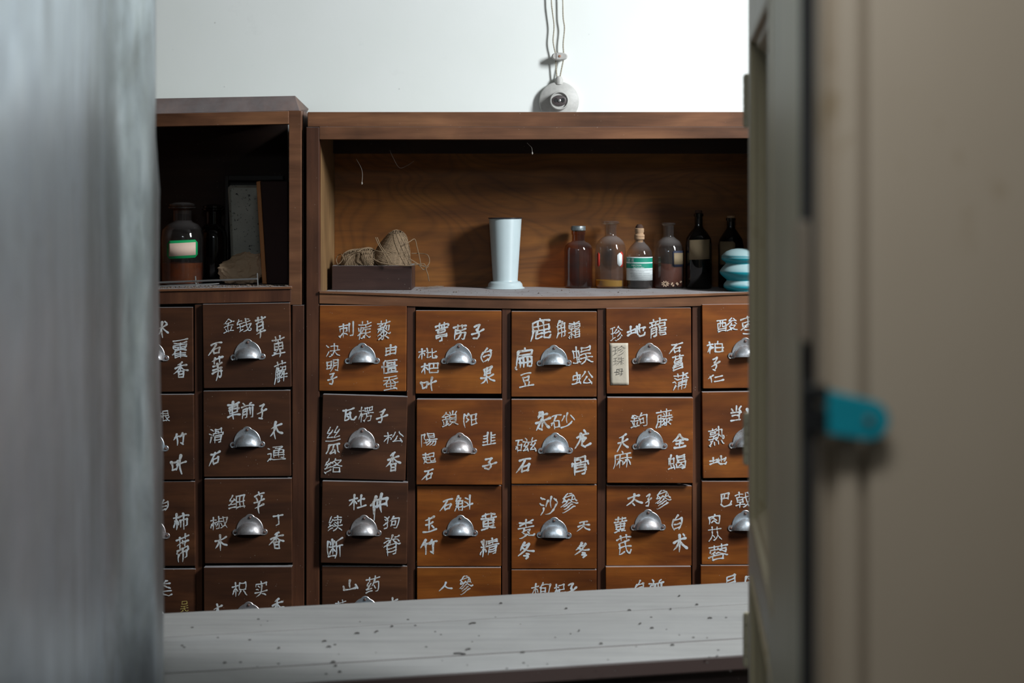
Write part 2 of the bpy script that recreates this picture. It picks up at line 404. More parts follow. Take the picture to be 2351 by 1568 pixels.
# stroke centre lines of the brushed characters: each list is x, y, x, y ... on a 0-60 grid
GLYPHS = {
'术': [[30,60,30,0],[45,55,43,57,45,55],[42,57,43,57],[45,55,48,54,45,55],[48,53,49,52,48,53],[52,51,53,51],[31,40,33,42,31,40],[32,42,60,42],[0,42,28,42,36,34],[24,32,30,35],[21,28,25,32,21,28],[39,30,38,32,39,30],[24,31,21,28],[44,25,39,31,44,25],[44,25,40,29,44,25],[44,25,41,28,44,25],[21,28,20,25,21,28],[21,28,18,24,21,28],[44,25,48,21,44,25],[12,18,16,22,12,18],[48,21,50,18,48,21],[14,19,10,16,14,19],[9,15,7,14,9,15],[56,14,55,14,56,14],[5,12,7,14,5,12],[5,12,2,11,5,12],[58,12,59,11],[2,11,2,11]],
'藿': [[0,60,60,60],[5,52,55,52],[30,51,30,31],[4,35,4,43,6,44,55,44,56,42,56,36],[9,37,24,37],[35,37,51,37],[35,31,52,31],[8,31,24,31],[14,31,14,27],[14,27,11,19,11,0],[14,23,56,23],[34,22,34,1],[2,13,11,18],[11,15,54,15],[11,8,54,8],[11,0,59,0]],
'香': [[6,55,28,57,47,60,53,59],[30,57,30,28],[35,45,60,45],[0,45,36,43],[24,44,22,38,11,29],[36,43,39,36],[42,35,43,34,42,35],[43,34,47,31,43,34],[9,28,11,30,9,28],[0,23,9,28],[53,27,60,25],[12,0,12,22,46,22,48,22,49,20,48,0],[12,11,48,11],[12,0,48,0]],
'金': [[30,60,41,50],[26,58,28,59,26,58],[26,58,24,56,26,58],[0,41,3,41,12,45,21,53],[45,46,41,50,45,46],[40,50,55,41,60,41],[45,46,46,46,45,46],[45,46,46,43,45,46],[45,46,45,41,45,46],[45,46,45,42],[13,45,15,41,42,41,44,42,45,46],[29,40,29,0],[4,25,55,25],[47,18,42,8,39,5],[11,18,16,10],[15,11,17,6],[1,0,58,0]],
'钱': [[37,60,39,31,42,14,45,7],[9,59,7,51],[44,58,50,55],[7,51,3,47],[7,51,20,51],[3,47,5,50,3,47],[3,47,1,45,3,47],[26,42,56,47],[1,46,0,38],[3,39,20,39],[11,38,12,5],[24,27,56,33,60,31],[57,25,48,14,43,13],[0,24,22,24],[56,10,58,6,57,1,54,0,49,1],[8,0,12,5,23,10],[25,0,43,9],[48,3,46,5,48,3],[48,3,50,1,48,3]],
'錢': [[37,60,38,50,42,40,50,33,54,32,57,33],[45,58,53,55],[11,55,2,43],[11,55,24,45],[28,48,60,51],[50,43,54,45],[2,43,6,41,20,41],[46,40,51,43,46,40],[12,41,12,5],[46,40,42,37,46,40],[59,39,57,33],[26,34,30,33,43,38],[36,30,37,20,40,11,43,9,47,10],[0,29,22,29],[44,29,51,26],[20,23,17,11],[3,23,4,10],[26,18,60,21],[54,16,44,4],[47,10,52,14,47,10],[47,10,42,6,47,10],[0,3,24,7],[59,7,58,1],[24,2,29,1,43,6],[46,3,55,0,46,3]],
'草': [[18,60,18,47],[42,60,42,47],[1,54,59,54],[10,42,49,43,50,24,48,23,10,23,10,42],[10,33,50,33],[29,23,29,0],[0,13,60,13]],
'石': [[1,60,60,60],[23,60,21,52,14,33,15,0],[15,35,54,34,54,1],[14,32,10,30,0,19],[15,7,54,7]],
'韦': [[30,60,30,0],[1,51,60,51],[5,37,56,37],[0,24,59,24,59,18,57,9,54,7,45,7]],
'苇': [[42,60,42,46],[17,60,17,46],[0,53,60,53],[29,46,29,0],[4,40,57,40],[7,29,53,29],[2,19,55,19,56,12,53,6,46,5,42,8]],
'萆': [[18,60,18,48],[42,59,42,47],[1,54,60,54],[30,49,28,42],[23,23,10,24,10,42,49,42,51,41,51,25,50,23,25,23,23,22,20,18,15,16],[30,42,30,34,28,24],[10,33,50,33],[38,19,38,0],[9,17,16,12,60,12],[14,14,16,16,14,14],[14,14,13,12,14,14],[0,12,14,12]],
'薢': [[41,60,41,49],[18,60,18,49],[0,54,59,54],[11,47,5,34,5,16],[31,43,56,43,56,38,54,33,49,33,46,34],[42,43,39,36],[9,42,20,42,16,31,17,2,23,1,26,3,27,31],[37,34,39,37,37,34],[5,33,25,34,27,32,32,31,37,34],[5,16,24,15,32,17,36,24,35,31,37,34],[45,29,45,0],[6,25,26,25],[36,22,58,22],[5,16,1,1],[30,12,60,12]],
'根': [[12,60,11,36,12,32,12,0],[28,31,53,31,53,56,30,56,28,55,28,4,33,4,40,6,44,4],[0,46,21,46],[28,43,53,43],[10,34,14,35,16,34,19,30],[10,34,1,18,1,13],[20,31,20,25],[40,30,40,27,43,19,46,16],[46,16,58,23],[49,11,47,13,49,11],[49,11,50,9,49,11],[49,10,55,5,60,3]],
'竹': [[40,60,38,58,35,46,27,32],[12,59,8,46,0,32],[34,45,60,45],[7,44,26,45,31,41],[15,44,15,0],[48,44,48,6,47,2],[35,4,39,2,47,2]],
'叶': [[39,60,39,0],[0,19,15,19,16,20,16,52,1,53,0,12],[17,36,60,36]],
'車': [[29,60,29,0],[2,53,58,53],[9,32,9,23,10,21,49,21,51,23,51,42,49,43,9,43,9,32],[9,32,51,32],[0,11,60,11]],
'前': [[51,60,47,58,43,53,42,49],[14,59,14,58],[15,57,18,53,18,49],[0,48,60,48],[54,40,53,2,51,1,43,1],[39,38,39,12],[6,0,6,36,8,38,26,37,26,3,24,1,17,1],[6,27,26,27],[6,15,26,15]],
'子': [[7,60,55,60],[47,59,46,55],[46,55,42,52,46,55],[43,52,40,50,43,52],[35,46,30,42,30,5,29,1],[0,31,60,31],[13,3,19,0,29,1]],
'滑': [[4,60,10,57],[26,59,52,59,52,41],[26,59,25,41],[11,55,16,53],[26,50,39,50,40,41],[0,41,11,35],[18,40,59,40,60,39,60,31],[18,40,18,31],[25,0,25,29,27,31,53,30,53,7,52,2],[11,25,11,19,4,3],[25,22,53,22],[25,13,53,13],[43,1,49,1,52,2]],
'木': [[31,60,31,0],[30,38,34,42,30,38],[32,42,60,42],[1,42,28,41,36,34,48,20],[30,38,28,35],[30,38,26,34,30,38],[30,38,25,34,30,38],[19,25,23,30,19,25],[21,29,19,25],[21,28,19,25],[19,25,20,27,19,25],[19,25,15,21,19,25],[42,25,48,20],[48,20,44,24,48,20],[48,20,45,23,48,20],[16,21,8,14,0,9],[48,20,52,15,48,20],[51,16,60,10]],
'通': [[21,60,50,60,52,59],[3,60,8,56],[52,59,50,55,45,52],[29,53,42,48],[43,50,43,50],[42,48,42,45],[42,45,55,43,55,11,52,9,47,9],[39,43,23,43,23,8],[39,43,39,8],[0,34,11,33,11,9],[23,33,55,33],[23,22,55,22],[11,9,19,3,28,0,60,1],[9,7,9,7],[6,6,2,0]],
'白': [[27,60,24,49],[0,0,0,47,2,48,60,48,60,1],[0,28,60,28],[0,6,60,6]],
'柿': [[11,60,10,35,6,30,2,18],[39,60,43,51,42,47,42,0],[24,49,60,49],[0,46,21,46],[10,36,16,33],[28,35,56,36,56,14,55,12,49,12],[28,35,28,10],[8,32,11,31,11,1],[16,32,19,27,19,22],[2,19,1,12]],
'蒂': [[43,60,43,48],[17,60,17,48],[0,54,60,54],[29,49,31,42],[3,42,57,42],[43,42,41,31],[17,42,19,31],[4,23,5,30,19,30,55,30,56,29,57,23],[30,30,30,0],[11,20,49,20,49,7,48,6,41,5],[11,20,10,4]],
'细': [[15,60,7,45],[29,0,29,54,31,56,60,55,60,1],[44,56,44,7],[7,45,4,38],[22,43,22,43],[20,40,22,42,20,40],[20,40,18,38,20,40],[4,38,16,37],[16,37,15,33,8,26,7,22],[30,31,60,31],[0,19,7,22,14,22,24,24],[1,6,24,10],[30,6,60,6]],
'辛': [[27,60,31,51],[5,50,56,50],[45,46,41,33],[15,45,18,39,18,33],[0,33,60,33],[30,32,30,0],[3,17,58,17]],
'椒': [[9,60,8,34,9,31,9,0],[29,58,30,6,28,3,22,3],[45,52,47,32,49,24,52,22],[45,52,60,52,56,32,51,20,52,15,59,3],[29,47,40,47],[0,45,17,45],[17,34,42,34],[7,34,14,34],[7,34,6,32,7,34],[14,32,12,33,14,32],[14,32,18,33],[14,32,16,27,16,23],[5,31,5,31,5,31],[4,29,4,28,4,29],[4,27,4,27,4,27],[24,25,18,11],[3,25,3,24,3,25],[37,24,37,23],[2,22,0,18,0,12],[38,21,41,13],[49,13,51,15],[49,14,46,10,49,14],[45,9,44,8,45,9],[37,2,41,4]],
'丁': [[0,60,60,60],[32,59,32,3,31,2,27,0,16,0]],
'类': [[28,60,28,30],[10,58,13,53],[46,55,47,57,46,55],[46,57,51,57],[46,55,44,53,46,55],[44,54,42,50],[13,53,18,49],[31,45,57,45],[1,45,23,45,25,44,31,43,45,35],[30,44,32,45,30,44],[25,42,23,41,25,42],[22,40,23,40,22,40],[21,39,21,38,21,39],[21,39,18,36,21,39],[17,37,15,34,18,37],[45,35,56,29],[11,32,13,34,11,32],[1,29,4,29,11,32],[52,31,54,30,52,31],[30,27,28,24,28,18],[0,18,57,18],[32,17,33,12],[1,0,17,6,24,12,25,17],[35,10,34,11,35,10],[37,8,46,3,52,1,56,1,60,3]],
'吴': [[49,54,49,46,48,44,11,44,10,46,10,59,11,60,48,60,49,59,49,51],[5,32,55,32],[29,32,28,20,24,10],[32,19,58,19],[0,19,32,18],[32,18,33,13],[36,10,33,14,36,10],[33,13,36,10],[36,10,35,12,36,10],[36,10,40,6,36,10],[36,10,39,7,36,10],[36,10,38,8,36,10],[20,7,20,7],[20,6,19,6,20,6],[39,6,52,1,56,0,60,2],[1,0,7,1,18,5]],
'枳': [[12,60,12,0],[31,54,31,26,57,26,57,54,31,54],[0,45,24,45],[11,33,18,29],[11,33,7,29],[18,29,20,26,18,29],[20,27,23,21],[6,26,1,16,0,13],[51,19,54,14],[36,19,31,9,26,2],[54,14,58,7,54,14],[60,3,60,2]],
'实': [[29,60,30,55],[30,55,32,50],[4,40,4,49,5,50,32,50,56,50,56,40],[33,43,31,22,27,13,18,5,10,1,4,0],[14,42,22,37],[6,30,9,30,15,27],[0,17,60,17],[35,11,45,7],[47,6,44,8,47,6],[47,6,45,7,47,6],[47,6,50,4,47,6],[47,6,53,3],[47,6,51,4]],
'刺': [[18,60,18,0],[60,59,60,6,58,2,48,2],[44,53,44,17],[0,51,36,51],[4,25,4,39,6,40,32,40,33,27,31,26,25,26],[14,20,17,22],[19,19,24,18,30,14],[11,15,12,18,11,15],[4,9,9,14,4,9],[31,14,31,14],[1,7,1,7]],
'蒺': [[42,60,42,49],[18,60,18,49],[0,54,59,54],[34,49,36,42],[4,0,9,8,11,14,13,41,60,41],[2,41,6,30],[30,38,26,36,25,31],[25,31,57,31],[25,31,23,29,25,31],[37,30,38,16,44,9,51,3],[24,30,20,23],[1,16,11,20],[16,18,35,18,38,16],[38,16,40,18,38,16],[39,18,59,18],[38,16,36,14,38,16],[36,13,35,12,36,13],[33,9,35,11,33,9],[33,9,30,7,33,9],[29,6,29,6],[28,5,28,5],[27,4,26,4,27,4],[26,4,24,3,26,4],[51,3,56,1,60,2],[14,2,19,1,23,2]],
'藜': [[17,60,17,55],[41,60,40,51],[0,55,58,55],[40,50,36,47,35,43,31,38],[2,46,14,46,23,47],[14,46,14,26],[35,43,54,42,54,34,52,29,49,27,45,27],[43,42,41,35],[33,41,31,38],[31,38,32,41,31,38],[31,38,29,36,31,38],[22,38,18,38,22,38],[25,38,26,38,25,38],[22,38,21,38,22,38],[25,38,24,38,25,38],[1,38,11,38,23,31],[14,36,16,38,14,36],[26,37,27,37,26,37],[14,36,11,34,14,36],[41,35,39,33,41,35],[1,26,12,35],[39,32,39,32],[29,29,29,29],[32,26,30,29,32,26],[24,25,27,28,24,25],[31,28,32,27,31,28],[31,27,34,25,31,27],[24,25,26,27,24,25],[20,24,24,25],[24,25,21,24,24,25],[0,16,13,19,24,25],[37,24,54,17,60,18],[29,22,28,1,24,0,20,2],[42,21,42,16],[14,18,15,16,19,13,21,9],[42,16,37,12,36,10],[6,4,25,10,33,11,51,3]],
'决': [[36,60,36,28,39,23,43,14],[1,57,5,51],[6,50,4,52,6,50],[6,50,8,47,6,50],[21,47,51,47,52,27],[9,47,9,46],[17,26,60,26],[36,25,34,23,36,25],[35,24,34,21,35,24],[11,24,0,3],[34,20,33,19,34,20],[34,20,31,14,34,20],[48,8,44,12,48,8],[30,12,29,11,30,12],[48,8,46,11,48,8],[48,8,50,6,48,8],[25,7,26,7,25,7],[49,6,59,0],[15,0,24,5]],
'明': [[21,0,27,9,31,18,33,31,33,59,35,60,60,59,60,5,58,1],[1,58,20,58,20,20],[1,58,0,10],[33,42,60,42],[1,39,20,39],[32,24,60,24],[1,19,20,20],[44,3,49,0,58,1]],
'由': [[29,60,29,6],[0,0,0,44,2,45,60,45,60,1],[0,26,60,26],[0,6,60,6]],
'僵': [[14,60,10,50],[17,57,60,57],[10,51,8,41,8,0],[38,50,53,50,54,40,53,37,25,36,22,38,23,50,38,50],[38,50,38,37],[22,43,53,43],[2,35,0,30],[16,31,60,31],[23,23,23,10,52,10,54,11,53,23,38,24],[23,23,38,23],[38,23,38,10],[22,17,53,17],[15,2,60,2]],
'蚕': [[5,60,54,60],[26,59,24,48],[0,47,59,47],[19,47,17,40],[38,46,40,41],[15,38,17,41,15,38],[43,38,42,39,43,38],[29,39,29,5],[15,38,11,35,15,38],[15,38,12,36,15,38],[15,38,11,32,11,19,12,17,46,18,48,19,48,33,46,36],[46,36,44,38,46,36],[0,28,9,32,13,30,46,30,51,32,56,30,60,30],[41,12,45,11,47,10],[47,10,49,6],[3,3,49,5,54,4,56,0]],
'瓦': [[0,60,60,60],[18,59,18,47,10,2],[17,42,44,42,45,4,46,1],[29,26,35,17],[60,14,60,6,58,1,53,0,45,1],[10,2,37,5]],
'楞': [[9,60,9,35],[24,55,55,56,56,43,24,42,24,55],[45,56,45,42],[34,56,34,42],[0,46,18,46],[38,38,41,31],[9,35,13,33,15,30],[9,35,8,32,5,29,0,18,0,13],[7,32,9,30,9,0],[20,31,60,31],[15,31,15,23],[33,31,33,21,32,16,26,7],[33,20,52,20,52,9,50,3,46,2,39,3],[25,6,26,7,25,6],[25,6,23,4,25,6],[22,3,22,3]],
'丝': [[47,60,40,46],[17,59,13,49],[13,48,8,38,7,34],[27,46,23,38],[40,46,35,36],[56,45,53,39],[51,37,53,40,51,37],[22,37,24,39,22,37],[51,37,47,33,46,29,38,19,36,14],[22,37,21,34,22,37],[36,34,47,33],[7,34,19,33],[19,33,16,28,10,19,8,14],[36,14,41,14,57,15],[8,14,27,14],[0,0,60,0]],
'瓜': [[57,58,49,60,9,54,7,23,5,14,0,3,0,0],[47,59,51,23,54,14,60,1],[28,56,27,26,22,7,25,6,41,9],[37,23,45,1]],
'络': [[36,60,34,54,31,47,27,44],[13,60,9,49],[34,53,54,52,52,45,43,35],[9,49,6,44],[31,47,40,36,39,32],[27,44,29,47,27,44],[6,44,3,36,0,32],[27,44,25,41,27,44],[16,39,23,42,19,42,18,38],[14,36,13,35,14,36],[15,36,15,36],[3,35,11,34],[34,29,44,35],[44,35,46,31,56,26,60,25],[11,34,12,31,7,24,6,19],[23,24,29,26,39,32],[39,32,36,30,39,32],[2,17,6,19,18,21,20,24],[30,1,31,19,52,19,54,18,54,1],[1,1,19,7,22,10],[30,1,54,1],[1,1,0,0]],
'松': [[50,60,50,54,54,43],[13,60,12,34,13,1],[37,58,33,46],[55,42,54,44,55,42],[0,44,23,44],[32,43,26,33],[55,42,57,40,55,42],[57,39,57,39,57,39],[58,38,60,34],[42,37,37,22],[11,33,13,34,17,32,21,27,21,22],[11,33,8,31,1,17,1,12],[37,22,31,10,30,5,56,8],[51,20,51,19],[52,17,56,8,58,5,58,0]],
'葶': [[17,60,17,48],[41,60,41,47],[0,53,3,54,55,54,60,50],[29,49,30,43],[1,43,58,43],[12,36,12,30,14,29,45,29,47,30,47,35,46,36,12,36],[3,13,3,20,6,22,54,21,55,20,55,13],[10,13,49,13],[30,13,30,1,27,0,20,0]],
'苈': [[18,60,18,46],[42,60,42,46],[0,53,60,53],[2,2,5,16,7,40,59,40],[31,34,30,20,25,8,21,4,15,1,10,1],[13,26,54,25,53,9,50,1,48,0,40,0,35,3]],
'枇': [[10,60,10,35,6,31,0,19],[27,59,28,6],[45,59,46,6,48,4,58,4,60,6,60,10,57,15],[0,46,20,46],[46,34,50,35,58,41],[27,37,39,37],[10,37,15,35,17,31],[9,33,10,32,10,0],[17,32,19,28,19,23],[1,19,0,13],[40,12,36,8],[28,6,36,8]],
'杷': [[12,60,10,33,11,30,12,0],[42,54,42,28],[28,54,58,54,58,23],[28,54,28,9,29,4,33,2,56,3,59,5,60,12],[0,45,22,45],[11,37,17,35,20,29],[10,32,7,30,1,18,1,10],[28,28,58,28],[21,27,21,27]],
'果': [[31,60,10,60,11,36,48,36,51,36,51,60,31,60],[31,60,31,0],[10,48,51,48],[35,25,59,25],[2,25,24,25,27,23,35,23],[16,13,24,19,16,12],[41,16,41,15,41,16],[40,16,44,13,40,16],[46,12,46,12],[0,5,4,5,12,9],[51,8,57,5,60,5]],
'锁': [[42,60,42,40],[9,60,7,55],[28,57,34,46],[7,56,6,50],[57,55,53,50],[6,50,23,50],[6,50,4,49,6,50],[53,49,49,45],[2,48,2,48],[0,44,0,43],[29,39,55,39,55,11],[29,39,29,11],[3,39,21,39],[10,38,10,4],[42,33,42,17,37,7],[0,24,22,24],[10,4,22,8],[41,6,47,7,60,0],[34,5,34,5],[33,4,32,3,33,4],[23,0,29,2],[8,2,9,2]],
'鎖': [[14,60,13,55,8,49],[41,59,41,42],[54,57,50,45],[28,57,32,47],[13,55,26,45],[6,47,8,50,6,47],[6,47,0,42],[6,47,4,45,6,47],[6,47,5,43,6,41,22,41],[30,23,30,15,31,14,53,14,53,41,30,41,30,23],[13,41,14,6],[30,32,53,32],[2,29,24,29],[22,23,19,12],[30,23,53,23],[4,23,5,10],[36,7,40,10],[14,6,25,9],[43,8,48,8,52,5],[1,3,14,5],[53,4,51,5,53,4],[24,1,27,1,33,4],[53,4,56,2,53,4],[55,2,60,0]],
'阳': [[15,51,18,56,17,60,2,60,0,59,0,0],[30,1,30,57,31,58,60,58,60,1],[14,50,11,42,17,33],[30,34,60,34],[17,33,19,28,19,24,17,20,10,18,4,21],[30,8,60,8]],
'陽': [[52,50,52,43,51,41,27,41,26,43,26,59,51,60,52,58,52,50],[6,18,12,19,14,22,14,30,9,41,14,58,11,59,2,59,0,58,0,0],[27,50,52,50],[18,32,60,32],[29,32,27,23,22,19],[27,23,55,22,55,12,53,3,51,1,44,1],[45,22,42,12,33,1],[34,22,33,17,27,10],[16,14,20,17],[26,8,28,10,26,8],[26,8,24,6,26,8],[20,3,25,7]],
'起': [[14,60,14,41,16,36,15,7],[33,56,55,56,55,37],[2,52,28,52],[0,38,30,38],[36,37,55,37],[36,37,36,18,37,13,40,12,55,12,58,13],[5,29,5,15,1,0],[16,23,29,23],[60,22,58,13],[5,14,8,13,11,9,17,5,23,3,55,2,60,3]],
'韭': [[22,60,22,0],[38,60,38,0],[3,47,22,47],[39,47,58,47],[39,32,57,32],[4,32,22,32],[39,16,58,16],[2,16,22,16],[0,0,60,0]],
'杜': [[12,60,12,0],[41,59,41,5],[0,46,24,46],[26,37,58,37],[11,35,8,32,1,18,0,14],[11,35,16,34,19,31],[19,32,20,25],[22,5,60,5]],
'仲': [[17,60,10,46,9,40,9,0],[40,59,40,1],[22,18,22,43,23,45,59,45,60,19],[8,39,4,37,0,31],[22,24,60,24]],
'续': [[41,60,41,42],[14,59,12,54],[12,54,4,37,5,36,13,36],[28,52,56,52],[20,45,16,38,13,36,9,27],[25,42,56,42,57,40,54,31],[43,36,43,20,38,10],[30,35,38,30],[25,29,34,23],[8,26,8,25,8,26],[8,21,20,24],[1,19,8,23],[23,19,60,19],[0,5,20,12],[38,10,35,8,38,10],[38,10,36,8,38,10],[48,10,48,10],[50,9,60,0],[31,4,34,6,31,4],[24,0,31,4],[26,2,31,4],[31,4,28,2,31,4]],
'断': [[17,60,17,13],[60,57,54,57,34,51,34,17,30,1],[0,57,0,9,26,9],[8,55,10,44],[26,55,22,44],[5,38,28,38],[35,36,59,36],[49,36,49,0],[16,31,13,29,9,24],[16,31,20,31,25,27],[26,25,26,25],[9,24,8,22,9,24],[8,23,6,19,6,16]],
'狗': [[36,60,33,57,31,48,21,35],[0,58,5,55],[18,58,14,52],[12,50,12,50,12,50],[9,50,10,46,14,37,15,25,15,10,13,4,11,1,2,0],[31,48,58,48,60,47,59,19,56,3,53,0,45,0,41,2],[3,42,3,42],[30,35,45,35,46,18,44,16,30,16],[30,35,29,10],[8,26,14,28],[7,23,9,26,7,23],[7,23,5,21,7,23],[5,21,0,16]],
'脊': [[30,60,28,50,23,43],[5,58,19,52],[39,53,54,57],[28,49,32,46],[36,46,40,47,50,45,53,43,56,40],[2,43,18,47,20,46,23,43],[36,45,37,47,36,45],[36,45,36,42,43,37],[21,40,21,40],[18,38,20,39,18,38],[18,38,16,36,18,38],[43,37,45,34,44,5,43,2,34,1],[15,35,15,35],[14,33,17,32,42,32,47,34,55,31,60,32],[0,30,14,33],[14,33,13,31,13,0],[13,22,44,22],[13,12,44,12]],
'斛': [[12,60,9,57,4,42,5,38,5,20,0,1],[51,59,51,0],[8,53,20,52,17,42],[36,52,45,45],[4,41,25,41,25,5,24,3,19,2],[14,41,14,1],[34,36,39,33],[40,32,38,33,40,32],[40,32,42,30,40,32],[5,30,25,30],[42,29,42,28],[30,16,60,22],[4,18,25,18]],
'玉': [[3,60,57,60],[30,60,30,1],[7,32,54,32],[47,16,52,9],[0,0,60,0]],
'黄': [[41,60,41,41],[19,60,19,41],[5,52,55,52],[0,41,60,41],[30,41,30,12],[30,12,51,12,51,31,9,31,9,12,30,12],[9,22,51,22],[38,7,56,1],[18,6,25,6],[1,1,5,0,14,3]],
'精': [[41,60,41,37],[10,60,10,28,7,24,2,15],[2,56,5,41],[20,56,17,44,15,41],[25,54,58,54],[27,46,57,46],[23,37,60,37],[0,36,20,36],[29,1,29,28,31,29,53,29,54,3,52,2,46,1],[10,29,15,26,19,20,19,17],[9,26,10,24,10,0],[30,21,53,21],[2,14,1,8],[30,12,53,12]],
'山': [[30,60,30,7],[0,46,0,7,60,6],[60,46,60,0]],
'药': [[17,60,17,46],[42,60,41,49,40,47],[0,53,60,53],[40,47,38,45,40,47],[38,46,36,42,35,37,29,29,25,26],[12,42,6,33],[35,37,55,36,56,35,55,15,53,3,50,0,42,0],[4,29,15,28,22,36],[35,26,40,18],[11,22,13,25,11,22],[11,22,8,19,11,22],[1,14,23,18],[40,17,42,13],[0,2,25,6]],
'芡': [[18,60,18,49,20,42,19,37],[42,60,42,46],[2,52,59,52],[19,37,54,36,59,37],[19,37,17,36,12,31],[54,36,49,24],[12,31,11,29,12,31],[30,30,30,19],[0,24,6,25,11,29],[30,19,33,18,39,10],[29,18,29,18],[28,16,21,8],[42,8,39,11,42,8],[42,8,46,5],[42,8,54,1,60,2],[42,8,47,5],[1,1,7,0,21,7]],
'人': [[29,60,29,40,32,37,38,23],[26,37,26,36,26,37],[26,35,26,34,26,35],[26,33,25,32,26,33],[26,32,21,22,26,32],[25,31,25,31],[39,21,40,20,39,21],[39,21,42,16,39,21],[20,19,13,10],[47,10,44,14,47,10],[47,10,45,13,47,10],[47,10,45,12,47,10],[47,10,50,7,47,10],[49,7,60,1],[0,0,9,6]],
'参': [[29,60,18,52,15,48],[37,57,44,53,46,49],[9,47,15,48,18,47,36,48,46,49],[26,47,24,37],[52,47,52,47],[1,36,60,36],[19,36,19,33,16,29],[41,36,42,32,45,28],[16,29,13,26,16,29],[15,22,18,22,36,29],[0,20,4,20,14,27],[49,25,59,20],[13,12,18,12,33,16,40,20,44,20],[47,13,52,13],[10,0,16,0,31,4,47,11]],
'參': [[20,57,26,60],[33,57,40,56],[19,56,21,57,19,56],[19,56,14,52],[8,49,14,51,22,50,43,52,46,50],[48,49,48,48],[12,46,6,37],[43,45,39,37,36,35],[51,43,52,38,57,33],[14,42,17,40,21,34],[0,22,15,28,19,31,21,34,29,39],[39,37,52,38],[6,37,18,37],[32,37,36,35,41,29,51,25,56,23,60,24],[20,22,33,29],[9,21,15,20,21,22],[33,17,38,21,42,21],[27,15,32,17],[12,10,28,15],[46,14,51,14],[7,2,12,0,25,3,36,7,46,13]],
'鹿': [[30,60,32,53],[5,29,6,52,60,53],[39,52,39,29],[22,52,22,29],[5,41,55,41,56,40,56,31,54,28,5,29],[5,29,4,16,0,3,0,0],[39,24,40,3,43,2,55,2,58,3],[16,24,16,3],[39,14,54,19,58,18],[16,16,32,16],[60,9,58,3],[16,3,22,2,33,4]],
'角': [[24,60,21,58,20,55,16,53,10,45,9,16],[20,55,45,54,41,43],[0,40,11,43,59,43,60,4,57,1,47,1],[35,42,35,1],[10,30,60,30],[9,16,60,16],[9,16,6,7,0,0]],
'霜': [[5,60,57,60],[31,60,31,37],[3,42,3,52,5,52,59,52,60,51,60,42],[37,45,53,45],[9,45,25,45],[37,38,55,38],[8,38,25,38],[15,34,14,20],[34,4,34,30,55,31,58,30,58,28,58,4],[0,26,28,26],[34,22,58,22],[14,20,15,17,15,0],[13,20,11,17,14,20],[16,17,21,17],[22,15,20,16,22,15],[22,15,24,13,22,15],[23,14,28,10],[34,13,58,13],[6,11,7,13,6,11],[6,11,5,10,6,11],[2,7,1,7],[34,4,58,4]],
'扁': [[32,60,33,53],[8,53,57,53,58,52,58,43,56,41,8,41],[8,53,7,25,3,10],[15,30,60,30,60,3,57,2,51,2],[30,30,30,2],[44,30,44,2],[15,30,15,0],[15,17,60,17],[1,6,0,3,1,0]],
'豆': [[2,60,58,60],[10,44,10,28,11,26,48,26,49,28,48,46,11,46,10,45,10,40],[15,20,19,8,17,4],[44,19,39,6,38,0],[0,0,60,0]],
'蜈': [[11,60,12,7],[29,55,29,41,54,42,53,55,29,55],[3,24,19,24,21,26,20,46,3,46,3,19],[26,30,57,30],[41,30,40,15],[24,18,38,18,40,15],[41,18,60,18],[40,15,42,17,40,15],[18,17,22,3],[40,15,39,12,40,15],[47,7,43,13,47,7],[39,12,37,8,39,12],[44,11,47,7],[44,10,47,7],[47,7,45,10,47,7],[12,7,21,8],[47,7,50,4,47,7],[0,4,12,6],[22,1,27,0,34,5],[49,4,55,0,59,0]],
'蚣': [[13,60,13,8],[50,60,51,52,60,33],[39,59,35,45,28,32],[3,26,3,45,4,46,23,46,23,27],[44,34,41,24,35,10],[3,26,23,27],[50,22,55,12,56,7],[22,19,26,3],[35,10,35,5,57,7],[13,8,24,9],[0,6,13,7],[58,6,59,0]],
'朱': [[30,60,30,0],[18,59,15,57,12,48,4,38],[12,48,54,47],[30,28,35,30,30,28],[0,30,25,30,30,28],[34,30,60,30],[30,28,34,26,41,20],[30,28,25,25,30,28],[26,26,21,21,26,26],[37,23,41,20],[41,20,45,16,41,20],[16,16,19,19,16,16],[16,16,13,14,16,16],[0,6,14,14],[49,13,50,12,49,13],[50,12,55,9,50,12],[59,8,59,7]],
'砂': [[42,60,42,18],[1,55,24,55],[11,54,6,30,7,27,7,0],[33,48,28,27],[53,47,53,46],[55,43,60,31],[7,33,19,33,20,32,20,8,8,8],[0,26,5,29],[1,26,0,18],[56,25,52,17],[50,14,53,18,50,14],[53,17,50,14],[50,14,51,17,50,14],[50,14,47,11,50,14],[25,0,39,5,47,11]],
'磁': [[29,60,33,52,33,47],[51,58,47,47],[0,55,19,55],[9,55,5,28,6,24,6,2],[22,47,60,47],[50,43,43,26],[30,42,27,32],[7,35,17,34,16,10],[57,34,47,12],[37,34,30,17],[26,32,24,25,33,25],[3,26,5,27],[2,26,1,17],[43,26,52,25],[32,22,24,5],[30,17,31,20,30,17],[30,17,29,15,30,17],[49,17,44,5],[55,16,60,0],[34,16,38,0],[47,12,48,14,47,12],[7,9,16,10],[24,5,36,7],[44,5,58,7]],
'龙': [[23,60,22,43,19,26,15,15,6,4],[38,57,41,56,51,48],[0,42,60,42],[34,41,34,9,35,2,39,0,55,0,58,2,59,8],[54,32,55,32],[48,25,51,29,48,25],[50,28,48,25],[48,25,45,21,48,25],[42,18,44,20,42,18],[42,18,39,15,42,18],[35,14,40,15],[19,2,34,9],[5,3,7,5,5,3],[1,0,5,3]],
